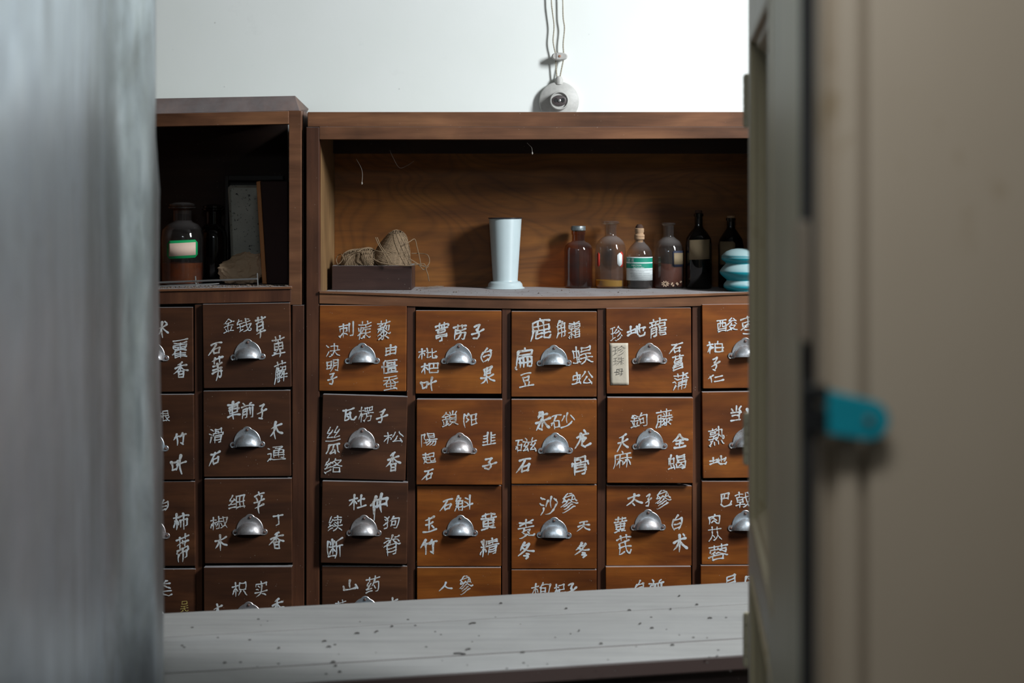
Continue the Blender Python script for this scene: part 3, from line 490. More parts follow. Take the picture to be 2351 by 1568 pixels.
'骨': [[11,41,11,59,14,60,49,60,49,41],[12,51,31,51,32,41],[0,31,0,40,11,41,59,41,60,31],[11,32,50,32,49,3,46,2,37,2],[11,32,10,0],[10,22,50,22],[10,13,50,13]],
'珍': [[42,60,38,54],[0,55,21,55],[38,54,42,55,51,45],[10,54,11,11],[38,54,36,52,38,54],[29,44,32,47,29,44],[52,44,50,46,52,44],[52,44,55,42,52,44],[29,44,26,41,29,44],[54,43,60,40],[22,39,27,41],[43,40,42,39],[39,37,42,39,39,37],[39,37,36,34,39,37],[26,29,37,35],[1,34,19,34],[49,31,43,24,33,16],[55,19,55,18],[51,13,52,15,51,13],[11,11,22,14],[51,13,49,11,51,13],[46,8,48,10,48,7],[0,6,11,10],[40,5,43,7,40,5],[24,1,29,0,40,5]],
'地': [[43,60,43,13],[10,59,10,16],[28,53,28,6,29,2,34,0,54,0,59,1],[57,44,57,24,55,18],[43,41,57,44],[0,41,19,41],[28,35,42,38],[19,30,28,32],[10,16,20,19],[49,17,55,18],[0,10,11,15],[60,10,60,5,58,1]],
'龍': [[14,60,15,53],[37,59,37,44,55,44,56,41,56,35,55,34,37,33,37,4,40,2,56,2,59,3,59,6,58,10,56,11,37,11],[37,53,60,53],[2,53,29,53],[8,49,9,39],[23,49,20,39],[0,39,30,39],[5,0,5,29,6,31,23,31,25,30,24,4,23,2,17,2],[37,26,58,26],[6,23,25,23],[37,19,58,19],[6,15,25,15]],
'菖': [[17,60,17,48],[42,60,42,48],[0,54,60,54],[11,35,11,28,12,27,47,27,49,30,49,42,46,44,13,44,11,42,11,35],[11,35,48,35],[6,0,7,19,52,19,54,18,54,0],[6,10,54,10],[6,0,54,0]],
'蒲': [[19,60,19,48],[42,60,42,50,38,43,38,0],[2,54,60,54],[48,48,54,45],[53,45,55,43,55,40],[5,45,12,41],[13,41,14,41],[18,39,60,39],[0,30,6,32],[7,30,5,31,7,30],[23,0,23,29,25,30,55,30,55,3,53,1,47,1],[7,30,12,27],[23,22,55,22],[13,17,13,17],[10,12,13,16,10,12],[10,12,12,15,10,12],[23,13,55,13],[10,12,9,10,10,12],[10,12,9,9],[10,12,4,1]],
'珠': [[41,60,41,0],[30,57,29,47,26,38],[0,55,21,55],[10,54,11,12],[29,46,57,46],[1,34,20,34],[43,29,60,29],[23,29,38,29,47,22],[41,26,44,29,41,26],[41,26,38,23,41,26],[41,26,37,22,41,26],[36,21,35,20,36,21],[47,21,51,15,48,21],[36,20,33,17,36,20],[47,20,48,19,47,20],[33,17,31,14,33,17],[11,12,19,14,22,16],[52,13,52,12,52,13],[55,10,53,12,55,10],[26,9,29,12,26,9],[0,8,11,11],[55,10,57,7,55,10],[26,9,23,6,26,9],[58,7,58,7],[23,6,23,6]],
'母': [[7,12,14,60,51,60,50,26,47,4,43,0,32,0],[24,52,35,46],[36,45,36,45],[0,37,60,37],[20,27,24,28,30,24],[32,22,29,24,32,22],[32,22,34,20,32,22],[34,20,35,20],[7,12,57,12]],
'鉤': [[39,60,36,49,30,38],[13,55,15,55,23,50],[10,52,10,52],[9,52,8,50,9,52],[6,48,7,50,6,48],[23,49,28,47],[37,48,60,47,59,12,58,4,56,1],[6,48,4,44],[4,44,7,42,23,42],[14,42,14,5],[30,38,34,34],[34,34,34,14],[34,34,47,34,47,14],[1,30,26,30],[4,23,7,11],[24,23,21,11],[34,14,47,14],[14,5,28,8],[0,1,14,4],[45,0,56,0]],
'藤': [[18,60,18,54],[41,60,41,54],[0,54,59,54],[39,47,35,29],[28,47,30,41],[51,45,49,41,49,38],[2,0,1,3,5,21,5,43,6,44,16,44,17,43,17,5,16,2,11,1],[23,37,58,37],[6,32,17,32],[22,29,60,29],[48,28,49,23],[28,22,31,25,28,22],[51,22,50,24,51,22],[40,23,40,3,38,1,33,1],[28,22,26,20,28,22],[51,22,54,20,51,22],[22,17,27,20],[5,20,17,20],[53,20,60,19],[51,18,46,11],[29,18,32,13],[33,12,31,14,33,12],[33,12,32,9],[33,12,36,10,33,12],[34,10,45,11,55,5],[31,8,31,8],[23,5,29,7]],
'天': [[3,60,56,60],[29,60,29,35,37,18],[0,35,26,35,29,33],[29,33,31,35,29,33],[30,35,59,35],[29,33,27,29,29,33],[28,30,26,26,28,30],[24,21,26,24,24,21],[24,21,23,19,24,21],[39,15,42,11,39,15],[18,12,20,14,18,12],[18,12,16,10,18,12],[42,11,48,5,42,11],[15,8,14,8,15,8],[14,7,14,7],[14,7,7,2,14,7],[49,4,50,4,49,4],[52,2,56,0,60,0]],
'麻': [[32,60,32,59],[32,58,33,53],[5,52,60,53],[5,52,4,20,0,2],[22,48,22,0],[47,48,47,0],[36,36,44,36,47,35],[47,35,60,36],[10,36,32,36],[46,29,51,27,55,21],[46,29,43,28,46,29],[22,29,25,28,29,25],[22,29,13,17],[20,28,9,11],[17,23,18,26,17,23],[42,26,41,23,42,26],[42,25,42,26,42,25],[31,24,31,17],[17,23,14,20,17,23],[17,23,15,21,17,23],[55,21,56,18,55,21],[40,21,37,17],[55,19,60,11],[37,17,32,11]],
'全': [[24,57,34,56,30,60,25,55],[22,53,25,56,22,53],[22,53,19,49,22,53],[40,51,41,49,40,51],[19,49,18,48,19,49],[13,44,17,47,13,44],[49,40,44,46,49,40],[44,46,60,35],[47,45,49,40],[13,44,9,40,13,44],[0,35,13,44],[13,44,10,38,11,36,12,35,47,35,49,40],[49,40,52,41,49,40],[49,40,49,35],[30,34,30,0],[10,18,50,18],[2,0,58,0]],
'蝎': [[12,60,12,7],[33,37,57,37,58,55,31,55,31,39,33,36,33,30,27,21,30,17,30,8,54,7],[31,46,58,46],[3,25,19,25,20,27,20,46,4,46,3,20],[35,33,36,33],[33,28,60,27,59,6,57,1],[47,25,44,18,36,11],[44,18,53,12],[19,18,22,8],[22,8,23,2],[12,7,22,8],[0,4,12,6],[49,0,57,1]],
'酸': [[43,60,40,55],[49,57,53,52,54,47],[0,57,26,57],[9,56,9,32,6,26,3,25],[17,56,16,27],[40,55,36,50,36,47],[36,47,54,47,56,46],[2,0,2,43,4,44,24,43,25,1],[43,41,39,39,36,36],[54,37,59,30],[36,35,30,29],[43,32,37,20],[16,27,24,27],[39,24,54,24,53,19,47,11],[37,20,45,10],[3,17,24,17],[45,10,47,12,45,10],[45,10,43,8,45,10],[45,10,48,8,45,10],[50,6,49,7,50,6],[41,7,41,7,41,7],[41,6,38,5,41,6],[3,6,24,6],[50,6,51,6,50,6],[52,5,60,3],[37,5,36,4,37,5],[29,2,34,3]],
'枣': [[29,60,29,25],[0,53,57,53],[8,31,8,42,9,43,50,43,51,41,51,31],[23,33,29,35],[29,35,34,34,41,29,51,23,56,22,60,23],[22,31,21,31,22,31],[21,30,20,30,21,30],[20,30,13,26,20,30],[0,20,10,25],[17,20,41,14,46,14],[9,9,48,0]],
'柏': [[11,60,11,37,10,33,6,28,2,19,1,12],[45,59,42,47],[31,6,30,45,32,46,42,47,58,46,60,45,60,6],[0,46,22,46],[11,37,16,35,20,29],[8,31,11,29,11,0],[22,29,19,25],[31,27,60,27],[31,6,60,6]],
'仁': [[16,60,10,48,8,41,9,38,9,0],[22,49,56,49],[2,38,8,40],[0,34,0,34],[18,6,60,6]],
'当': [[31,60,31,32],[2,55,3,54],[59,55,60,55],[58,54,51,44],[4,54,12,40],[1,32,58,32,58,0],[4,17,58,17],[0,0,58,0]],
'归': [[17,60,17,30,13,12],[28,52,60,52,60,0],[0,51,0,20],[30,30,60,30],[13,12,8,5,2,0],[26,6,60,6]],
'熟': [[15,60,16,54],[40,59,40,38,39,31],[16,54,31,54],[0,54,16,54],[32,48,52,48,53,20,56,17,59,18,60,23,58,27],[9,48,24,47,25,41,23,40,8,40,6,41,6,47,12,48],[31,37,39,34],[2,34,21,33,26,34],[20,33,16,28,15,17,7,16],[39,31,43,30,47,25],[39,31,37,28,39,31],[36,25,32,20],[0,24,29,25],[31,19,33,21,31,19],[31,19,29,17,31,19],[28,17,29,17],[12,12,7,7],[22,11,23,1],[36,11,39,0],[51,10,51,10],[52,8,51,10,52,8],[52,8,54,6,52,8],[6,5,8,8,6,5],[53,7,56,2,60,0],[6,5,8,7,6,5],[6,5,4,2,6,5],[4,2,3,1]],
'沙': [[39,60,39,20],[4,58,5,58],[6,57,15,53],[51,48,52,48],[27,48,19,26],[54,46,52,48,54,46],[54,46,55,44,54,46],[54,45,60,34,59,28],[0,38,1,38],[3,37,10,33],[56,28,53,21,47,13],[13,22,10,13,1,0],[18,0,24,0,35,4,47,13]],
'麦': [[29,60,29,34],[3,53,55,53],[7,43,51,43],[0,33,58,33],[11,20,16,21,19,24,21,28],[19,24,21,23,43,23,44,22,43,18],[19,16,20,15,19,16],[37,12,37,13,37,12],[24,12,27,8],[27,8,32,8,38,4,52,1,56,1,60,3],[2,0,13,2,27,7]],
'冬': [[26,60,23,58,21,53],[18,51,21,52,45,52,46,51,43,46],[18,51,16,46],[16,46,28,35],[43,46,42,44,43,46],[10,43,13,46,10,43],[41,43,40,42,41,43],[10,43,7,40,10,43],[37,40,39,42,37,40],[3,38,8,41],[0,23,18,29,28,35,32,35,37,40],[32,35,34,33,44,28,56,24,60,24],[20,22,43,15],[12,9,19,8,46,0]],
'太': [[30,60,30,40,33,35,39,21,47,10],[30,38,33,40,30,38],[0,40,27,40,30,38],[32,40,60,40],[30,38,28,35,30,38],[28,34,28,33,28,34],[28,32,27,31,28,32],[28,32,26,28,28,32],[26,26,25,25,26,26],[26,26,24,23,26,26],[23,20,21,16,22,14],[22,14,23,12,22,14],[22,14,20,13,22,14],[22,14,26,10],[28,7,25,10,28,7],[16,10,15,9,16,10],[28,7,31,4,28,7],[52,5,50,7,52,5],[52,5,55,3,52,5],[11,5,7,3,11,5],[31,5,36,0],[10,5,10,5]],
'芪': [[42,60,42,45],[17,60,17,44],[0,52,60,52],[51,42,34,39,12,38,9,36,9,1,32,4],[34,39,35,24,42,8],[9,22,58,22],[45,5,42,9,45,5],[60,9,58,1],[45,5,43,8,45,5],[45,5,48,2,45,5],[48,2,55,0,48,2],[49,1,49,2,49,1]],
'巴': [[1,60,52,60,53,27],[26,60,26,33],[1,60,0,10,1,5,3,2,11,0,49,0,56,3,60,13],[0,32,52,32]],
'戟': [[16,60,16,42],[41,59,42,35,46,13,50,5,55,3,58,4,59,13],[46,57,51,57],[51,55,56,48],[1,52,31,52],[16,42,5,41,5,24,16,23,27,23,27,41,16,42],[32,38,43,41,60,42],[56,35,56,31],[5,32,27,32],[54,28,56,32,54,28],[54,28,55,31,54,28],[54,28,52,26,54,28],[54,28,52,25],[54,28,49,20,45,19],[16,22,16,0],[38,8,45,13],[0,13,32,13],[38,8,37,6,38,8],[29,3,33,4,38,7]],
'肉': [[31,60,28,43,23,36],[0,0,0,47,2,48,60,48,60,3,58,1,49,1,42,4],[31,41,50,30],[28,41,42,36],[19,34,23,37,19,34],[9,29,19,34],[13,31,19,34],[19,34,15,31],[15,32,19,34],[31,31,29,22,23,17],[29,22,36,18],[32,20,36,18],[36,18,41,16,36,18],[36,18,39,17,36,18],[20,15,24,18,20,15],[9,10,20,15],[14,12,20,15],[20,15,15,12,20,15],[20,15,17,12],[43,14,49,11]],
'苁': [[42,60,42,44],[18,60,18,44],[0,51,60,51],[42,38,41,23,36,14],[16,38,14,25,7,8],[14,23,19,21],[40,22,44,20,53,6],[19,21,27,13],[35,12,37,15,35,12],[10,13,7,8],[7,8,10,12,7,8],[35,12,34,10,35,12],[7,8,9,11,7,8],[7,8,9,10,7,8],[29,4,33,8,29,4],[7,8,4,4,7,8],[29,4,32,7,29,4],[29,4,31,6,29,4],[5,5,0,0],[56,4,56,4],[29,4,26,1,29,4],[22,1,27,1]],
'蓉': [[17,60,17,48],[42,60,42,48],[0,54,60,54],[29,49,30,42],[4,32,4,40,5,42,30,42,55,42,56,40,56,33],[37,35,43,34,54,27],[6,26,18,33],[30,29,43,20,46,16],[24,26,30,29],[18,21,18,21],[17,20,13,13,13,0],[46,16,47,13,46,0],[0,12,13,16,49,16,57,13,60,13],[13,0,46,0]],
'枸': [[12,60,11,34,12,32,12,0],[35,59,33,50,27,38],[33,49,60,48,59,17,58,6,56,3],[0,46,22,46],[27,38,30,36],[12,37,16,35,19,31],[30,36,45,36,46,35,46,18,31,18],[30,36,30,12],[10,33,7,31,2,19],[19,32,20,23],[2,19,1,13],[43,2,57,2]],
'杞': [[12,60,11,34,12,31,12,0],[26,54,55,53,55,31],[0,45,22,45],[11,36,16,34,20,30],[10,33,7,31,1,18,1,12],[55,31,29,31,29,6,30,2],[20,31,20,26],[31,3,56,3,59,6,60,13]],
'贝': [[3,19,3,60,49,60,51,59,51,19],[27,51,27,33,24,20],[23,19,15,10,0,2],[29,11,36,11,60,0]],
'貝': [[12,32,12,58,13,60,56,60,56,18,13,18,12,20,12,32],[12,46,56,46],[12,32,56,32],[41,9,46,9,53,5],[21,9,28,9],[52,6,57,3],[0,0,7,0,15,4],[57,3,60,1]],
'注': [[36,60,39,53,40,49],[6,57,6,57],[9,56,15,52],[19,46,59,46],[39,45,39,2],[0,39,5,37],[5,37,11,34],[21,25,56,25],[13,23,15,19],[13,19,3,0],[17,2,60,2]],
'射': [[51,60,51,3,47,1,40,1],[18,60,15,58,13,52],[6,23,6,51,13,51,24,51,24,2,20,0,15,0],[30,43,60,43],[6,42,24,42],[34,33,39,23],[6,32,24,32],[39,23,42,18],[0,22,24,22],[19,22,17,17,13,12,0,4]],
'液': [[36,60,39,52],[2,57,9,53],[16,52,60,52],[27,47,23,38],[41,47,38,39,32,28],[0,39,9,32],[23,39,21,32,22,0],[38,38,54,37,55,33,51,24],[42,32,46,25],[21,31,17,29,14,23],[32,28,30,27,32,28],[32,28,35,28,41,16,53,4],[30,28,27,23],[50,23,52,25,50,23],[50,23,47,18],[10,22,2,3],[46,9,45,15,46,9],[46,9,44,13,46,9],[40,12,55,4],[46,9,39,8,46,9],[46,9,50,7,46,9],[46,9,54,4,46,9],[46,9,51,6,46,9],[35,5,35,5],[35,5,34,4,35,5],[53,4,59,2]],
}
# characters whose brushed form on the drawers is looser than the printed one
GLYPHS.update({
'子': [[14,54,42,59,27,38],[27,38,33,20,27,3,12,7],[0,26,30,29,60,35]],
'石': [[14,55,56,60],[34,54,24,36,0,6],[22,30,25,8],[22,31,50,35,44,10],[25,9,46,12]],
'白': [[30,60,20,45],[17,44,10,25,16,4],[18,44,46,47,48,28,36,2],[20,26,40,28],[17,6,36,8]],
'木': [[2,40,56,47],[28,60,28,0],[27,41,16,24,0,12],[29,41,42,24,60,13]],
'天': [[14,54,50,59],[6,32,56,38],[32,56,28,34,0,0],[31,34,44,16,60,5]],
'冬': [[26,60,8,36],[22,50,44,51,28,32,0,16],[17,43,38,27,60,26],[32,20,42,15],[26,10,44,6,34,0]],
'香': [[38,60,20,52],[8,42,56,48],[30,54,30,29],[28,42,16,30,0,22],[32,42,44,32,60,27],[22,24,21,2],[22,24,42,26,42,2],[24,14,40,15],[22,3,42,3]],
'地': [[0,32,25,38],[12,56,12,17],[0,12,27,20],[26,30,58,42,54,25],[43,60,42,18],[33,50,32,12,42,2,58,4,60,15]],
'竹': [[14,60,0,35],[8,44,27,50],[18,46,18,5],[41,60,30,41],[34,46,60,52],[49,50,48,4,38,11]],
'叶': [[4,44,7,18],[4,44,25,45,22,18],[7,20,22,21],[28,33,60,41],[44,60,45,0]],
'人': [[34,60,26,34,0,8],[28,36,42,18,60,12]],
'山': [[30,60,28,20],[4,31,7,10,26,10,52,15],[50,32,58,12]],
'朱': [[16,60,8,44],[12,48,46,52],[0,30,60,38],[28,60,28,2,18,8],[26,34,12,14,0,6],[30,34,44,16,58,8]],
'龙': [[34,60,40,54],[4,42,50,48],[24,54,18,30,0,4],[30,40,28,10,40,2,60,10],[44,34,26,18]],
'全': [[30,60,18,42,0,30],[32,58,44,44,60,34],[16,32,44,34],[18,18,42,20],[30,34,30,4],[8,4,52,6]],
'太': [[8,38,50,46],[34,60,28,34,0,4],[30,38,44,18,60,8],[22,14,30,6]],
'巴': [[14,54,46,58,42,36],[14,54,10,10,24,2,52,4,56,18],[26,54,26,38],[14,36,42,38]],
'肉': [[10,44,8,4],[10,46,48,50,48,4,38,8],[30,60,26,44,16,34],[28,34,38,26],[26,24,18,12],[28,22,38,12]],
'术': [[4,40,54,46],[28,60,28,0],[27,41,16,24,0,12],[29,41,42,24,60,13],[44,60,52,54]],
'当': [[30,60,30,42],[12,54,18,44],[48,58,42,46],[12,36,46,38,42,4],[16,20,40,22],[10,4,44,6]],
'明': [[6,52,8,16],[6,52,24,54,22,18],[8,36,22,37],[8,18,22,20],[34,58,34,24,24,2],[34,58,56,60,54,4,44,6],[36,44,52,45],[36,30,52,31]],
'果': [[14,56,16,34],[14,56,46,60,42,36],[16,46,42,48],[17,35,42,37],[30,58,30,0],[2,24,58,30],[28,26,14,12,0,6],[32,26,44,14,60,8]],
'豆': [[10,56,50,60],[18,44,20,28],[18,44,44,46,40,30],[20,29,40,31],[22,20,26,8],[42,22,36,8],[0,4,60,6]],
'阳': [[8,58,8,0],[8,56,24,58,16,40],[16,40,26,34,14,24],[34,50,34,8],[34,50,56,52,54,8],[35,30,54,31],[35,10,54,11]],
'玉': [[12,54,48,58],[14,34,44,38],[30,56,28,8],[4,6,30,2,60,10],[42,22,50,16]],
'杜': [[2,40,30,46],[18,60,18,0],[16,40,0,18],[18,38,28,28],[36,36,56,40],[46,56,46,8],[32,6,60,10]],
'仁': [[18,60,0,30],[10,44,10,2],[28,42,56,44],[24,10,60,14]],
'瓦': [[8,54,52,60],[22,54,16,16,14,4,32,12],[24,36,40,38,40,8,52,2,60,14],[26,28,32,20]],
})

# ---------------------------------------------------------------- the setting
YW = 3.285
def struct(name, bm, m, **k):
    o = obj(name, bm, m, **k); o['kind'] = 'structure'; return o
b = B(); box(b, -3.0, 3.0, YW, YW + 0.15, 0.0, 3.5); struct('wall_back', b, M['wall'])
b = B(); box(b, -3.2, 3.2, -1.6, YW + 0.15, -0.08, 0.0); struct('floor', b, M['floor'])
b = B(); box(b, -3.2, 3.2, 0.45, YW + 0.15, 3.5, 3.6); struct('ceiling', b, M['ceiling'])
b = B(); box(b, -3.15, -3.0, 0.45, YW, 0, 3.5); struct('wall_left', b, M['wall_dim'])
b = B()   # right wall with its window opening
box(b, 2.2, 2.35, 0.45, 1.20, 0, 3.5); box(b, 2.2, 2.35, 1.75, YW, 0, 3.5)
box(b, 2.2, 2.35, 1.20, 1.75, 0, 2.35); box(b, 2.2, 2.35, 1.20, 1.75, 3.45, 3.5)
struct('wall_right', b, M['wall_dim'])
b = B()
for y0, y1, z0, z1 in ((1.20, 1.24, 2.35, 3.45), (1.71, 1.75, 2.35, 3.45), (1.24, 1.71, 2.35, 2.39), (1.24, 1.71, 3.41, 3.45)):
    box(b, 2.23, 2.29, y0, y1, z0, z1)
struct('window_1', b, M['leaf'])
b = B()   # front wall with the doorway the view looks through
box(b, -3.0, -0.43, 0.45, 0.6, 0, 3.5); box(b, 0.64, 2.2, 0.45, 0.6, 0, 3.5); box(b, -0.43, 0.64, 0.45, 0.6, 2.5, 3.5)
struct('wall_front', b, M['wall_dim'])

# ---------------------------------------------------------------- drawers
def glyph(bm, ch, bb, cx, cy, k, rng, wscale=1.0, zlay=[0], style=True, mi=0, ylift=0.0003):
    """brush one character into the pixel box bb of the drawer centred on pixel cx, cy; k = metres per pixel"""
    strokes = []
    for s in GLYPHS[ch]:
        q = [(s[i], s[i + 1]) for i in range(0, len(s), 2)]
        cur = [q[0]]
        for i in range(1, len(q)):       # the brush is set down again at a sharp corner
            cur.append(q[i])
            if i < len(q) - 1:
                v1 = Vector((q[i][0] - q[i - 1][0], q[i][1] - q[i - 1][1])); v2 = Vector((q[i + 1][0] - q[i][0], q[i + 1][1] - q[i][1]))
                if v1.length > 3 and v2.length > 3 and v1.angle(v2) > 0.85: strokes.append(cur); cur = [q[i]]
        strokes.append(cur)
    allp = [(x, y + (0.18 if style else 0.0) * (x - 30)) for st in strokes for x, y in st]
    x0 = min(p[0] for p in allp); x1 = max(p[0] for p in allp); y0 = min(p[1] for p in allp); y1 = max(p[1] for p in allp)
    W = bb[2] - bb[0]; H = bb[3] - bb[1]
    size = math.sqrt(W * H)
    n = len(GLYPHS[ch])
    w = size * (0.150 if n <= 3 else 0.130 if n <= 6 else 0.108 if n <= 10 else 0.088 if n < 15 else 0.074) * wscale * k
    wx = rng.uniform(-1, 1) * 0.045; sl = rng.uniform(0.14, 0.22) if style else 0.0; pad = w / k * 0.5
    def mp(x, y):
        y = y + sl * (x - 30)
        u = (x - x0) / max(1e-6, x1 - x0); v = (y - y0) / max(1e-6, y1 - y0)
        if style:
            u += wx * math.sin(v * 5 + n); v += 0.025 * math.sin(u * 6 + n * 2)
        px = bb[0] + pad + u * (W - 2 * pad); py = bb[3] - pad - v * (H - 2 * pad)
        return Vector(((px - cx) * k, (cy - py) * k))
    lay = 0
    for st in strokes:
        P = [mp(*p) for p in st]
        if style: P = [p + Vector((rng.gauss(0, 1), rng.gauss(0, 1))) * min(size * k * 0.021, w * 0.16) * (0.6 if n > 8 else 1.0) for p in P]
        L = sum((a - c).length for a, c in zip(P, P[1:]))
        if L < w * 0.5: P = [P[0] - Vector((w * 0.4, -w * 0.4)), P[0] + Vector((w * 0.4, -w * 0.4))]; L = w
        C = catmull([Vector((p.x, p.y, 0)) for p in P], 4)
        # straight two-point strokes bow slightly, as a brush does
        if style and len(P) == 2 and L > w * 2:
            d = (P[1] - P[0]); nrm = Vector((-d.y, d.x, 0)).normalized() * L * rng.uniform(-0.10, 0.10)
            C = [c + nrm * math.sin(math.pi * i / (len(C) - 1)) for i, c in enumerate(C)]
        acc = [0]
        for a, c in zip(C, C[1:]): acc.append(acc[-1] + (c - a).length)
        T = max(acc[-1], 1e-9)
        dx_, dy_ = P[-1].x - P[0].x, P[-1].y - P[0].y
        if abs(dx_) > abs(dy_) * 2.2: head, body, tail = rng.uniform(.95, 1.25), rng.uniform(.60, .78), rng.uniform(.95, 1.3)     # level
        elif abs(dy_) > abs(dx_) * 2.2: head, body, tail = rng.uniform(1.15, 1.6), rng.uniform(.65, .95), rng.uniform(.2, .65)  # upright
        elif dx_ * dy_ > 0: head, body, tail = rng.uniform(1.1, 1.4), rng.uniform(.7, .9), rng.uniform(.15, .45)                 # falling left
        else: head, body, tail = rng.uniform(.5, .8), rng.uniform(.8, 1.0), rng.uniform(1.1, 1.5)                                # falling right
        if L < w * 2.6: head = body = tail = rng.uniform(.8, .95)
        if dx_ * dy_ > 0 and dy_ > 0 and abs(dx_) <= abs(dy_) * 2.2: head, tail = tail, head
        if not style: head = body = tail = 0.9
        def wid(s):
            s /= T
            f = head + (body - head) * min(1, s / 0.35) if s < 0.35 else body if s < 0.7 else body + (tail - body) * (s - 0.7) / 0.3
            return w * 0.5 * f
        lay += 1
        yy = -(ylift + 0.000045 * lay)
        left = []; right = []; mid = []; dome = min(0.00013, w * 0.05)
        for i, c in enumerate(C):
            tv = C[min(i + 1, len(C) - 1)] - C[max(i - 1, 0)]
            if tv.length < 1e-9: continue
            tv.normalize(); nv = Vector((-tv.y, tv.x, 0)); h = wid(acc[i]) * rng.uniform(0.93, 1.07)
            left.append(c + nv * h); right.append(c - nv * h); mid.append(c)
        t0 = (C[1] - C[0]).normalized(); t1 = (C[-1] - C[-2]).normalized()
        h0 = wid(0); h1 = wid(T)
        n0 = Vector((-t0.y, t0.x, 0)); n1 = Vector((-t1.y, t1.x, 0))
        cap0 = [C[0] - t0 * h0 * math.sin(a) + n0 * h0 * math.cos(a) for a in (math.pi * 0.25, math.pi * 0.5, math.pi * 0.75)]
        cap1 = [C[-1] + t1 * h1 * 1.3 * math.sin(a) + n1 * h1 * math.cos(a) for a in (math.pi * 0.25, math.pi * 0.5, math.pi * 0.75)]
        nvert = lambda p, up=0.0: bm.verts.new((p.x, yy - up, p.y))
        vl = [nvert(p) for p in left]; vr = [nvert(p) for p in right]; vm = [nvert(p, dome) for p in mid]
        def tri(*v):
            try: bm.faces.new(v).material_index = mi
            except ValueError: pass
        for i in range(len(vl) - 1):      # the paint stands slightly proud along the middle of the stroke
            tri(vl[i], vm[i], vm[i + 1], vl[i + 1]); tri(vm[i], vr[i], vr[i + 1], vm[i + 1])
        for caps, m_, a_, b_ in ((cap0, vm[0], vl[0], vr[0]), (cap1, vm[-1], vl[-1], vr[-1])):
            seq = [a_] + [nvert(p) for p in caps] + [b_]
            for q0, q1 in zip(seq, seq[1:]): tri(m_, q0, q1)

def face_front(o):
    """turn every flat paint face towards the room"""
    for p in o.data.polygons:
        if p.normal.y > 0: p.flip()
    o.data.update()

# cup pull with three ears, and its round-headed screw, shared by every drawer
def pull_mesh():
    bm = B()
    def rad(a):
        d = Vector((math.cos(a), math.sin(a))); best = 0
        for cxx, cyy, rx, ry in ((0, 2, 31, 33.5), (-33, -2, 7.2, 7.2), (33, -2, 7.2, 7.2), (0, 28, 11.5, 11.5)):
            A = (d.x / rx) ** 2 + (d.y / ry) ** 2; Bq = -2 * (d.x * cxx / rx ** 2 + d.y * cyy / ry ** 2)
            Cq = (cxx / rx) ** 2 + (cyy / ry) ** 2 - 1; D = Bq * Bq - 4 * A * Cq
            if D >= 0:
                r = (-Bq + math.sqrt(D)) / (2 * A)
                best = max(best, r)
        return d * best
    pts = []
    N = 144
    for i in range(N):
        p = rad(2 * math.pi * i / N)
        p.y = max(p.y, -6.0 - 2.5 * (abs(p.x) > 27))
        pts.append(p)
    k = 0.001
    def ring(s, y): return [bm.verts.new((p.x * s * k, y, p.y * s * k)) for p in pts]
    r0 = ring(1, 0.0); r1 = ring(1, -0.0012); r2 = ring(0.975, -0.0019); r3 = ring(0.90, -0.0012)
    for a, c in ((r0, r1), (r1, r2), (r2, r3)):
        for i in range(N):
            j = (i + 1) % N; bm.faces.new((a[i], a[j], c[j], c[i]))
    bm.faces.new(r3)
    # bowl: quarter shell open below
    nu, nv = 28, 12
    for off, flip in ((0, False), (-0.0012, True)):
        g = []
        for i in range(nu + 1):
            th = math.pi * i / nu; row = []
            for j in range(nv + 1):
                ph = math.pi / 2 * j / nv
                rx = 0.0285 + off; rz = 0.0300 + off; ry = 0.0215 + off
                x = rx * math.cos(th) * math.cos(ph * 0 ) if False else rx * math.cos(th)
                # rings from the rim on the plate (j=0) out to the lip (j=nv)
                sx = math.cos(ph) ** 0.75 if j < nv else 0
                X = rx * math.cos(th)
                row.append((th, ph))
            g.append(row)
        V = []
        for i in range(nu + 1):
            th = math.pi * i / nu; row = []
            for j in range(nv + 1):
                ph = math.pi / 2 * j / nv
                x = (0.0285 + off) * math.cos(th)
                z = (0.0290 + off) * math.sin(th) * math.cos(ph) - 0.0070
                y = -(0.0210 + off) * (math.sin(th) ** 0.8) * math.sin(ph) - 0.0012
                z += 0.0045 * math.sin(th) * (j / nv) ** 3
                row.append(bm.verts.new((x, y, z)))
            V.append(row)
        for i in range(nu):
            for j in range(nv):
                vs = [V[i][j], V[i + 1][j], V[i + 1][j + 1], V[i][j + 1]]
                try: bm.faces.new(vs if not flip else vs[::-1])
                except ValueError: pass
    bmesh.ops.remove_doubles(bm, verts=bm.verts[:], dist=1e-6)
    return bm
_h = obj('handle', pull_mesh(), M['pull'], smooth=True, angle=35); HANDLE = _h.data; bpy.data.objects.remove(_h)
bm = B(); lathe(bm, [(0.0032, 0), (0.0032, 0.0006), (0.0024, 0.0016), (0.0008, 0.0020)], 14, Matrix.Rotation(math.pi / 2, 4, 'X'))
_h = obj('screw', bm, M['screw'], smooth=True); SCREW = _h.data; bpy.data.objects.remove(_h)

def add(name, data, parent, loc=(0, 0, 0), rot=(0, 0, 0)):
    o = bpy.data.objects.new(name, data); COL.objects.link(o); o.parent = parent; o.location = loc; o.rotation_euler = rot; return o

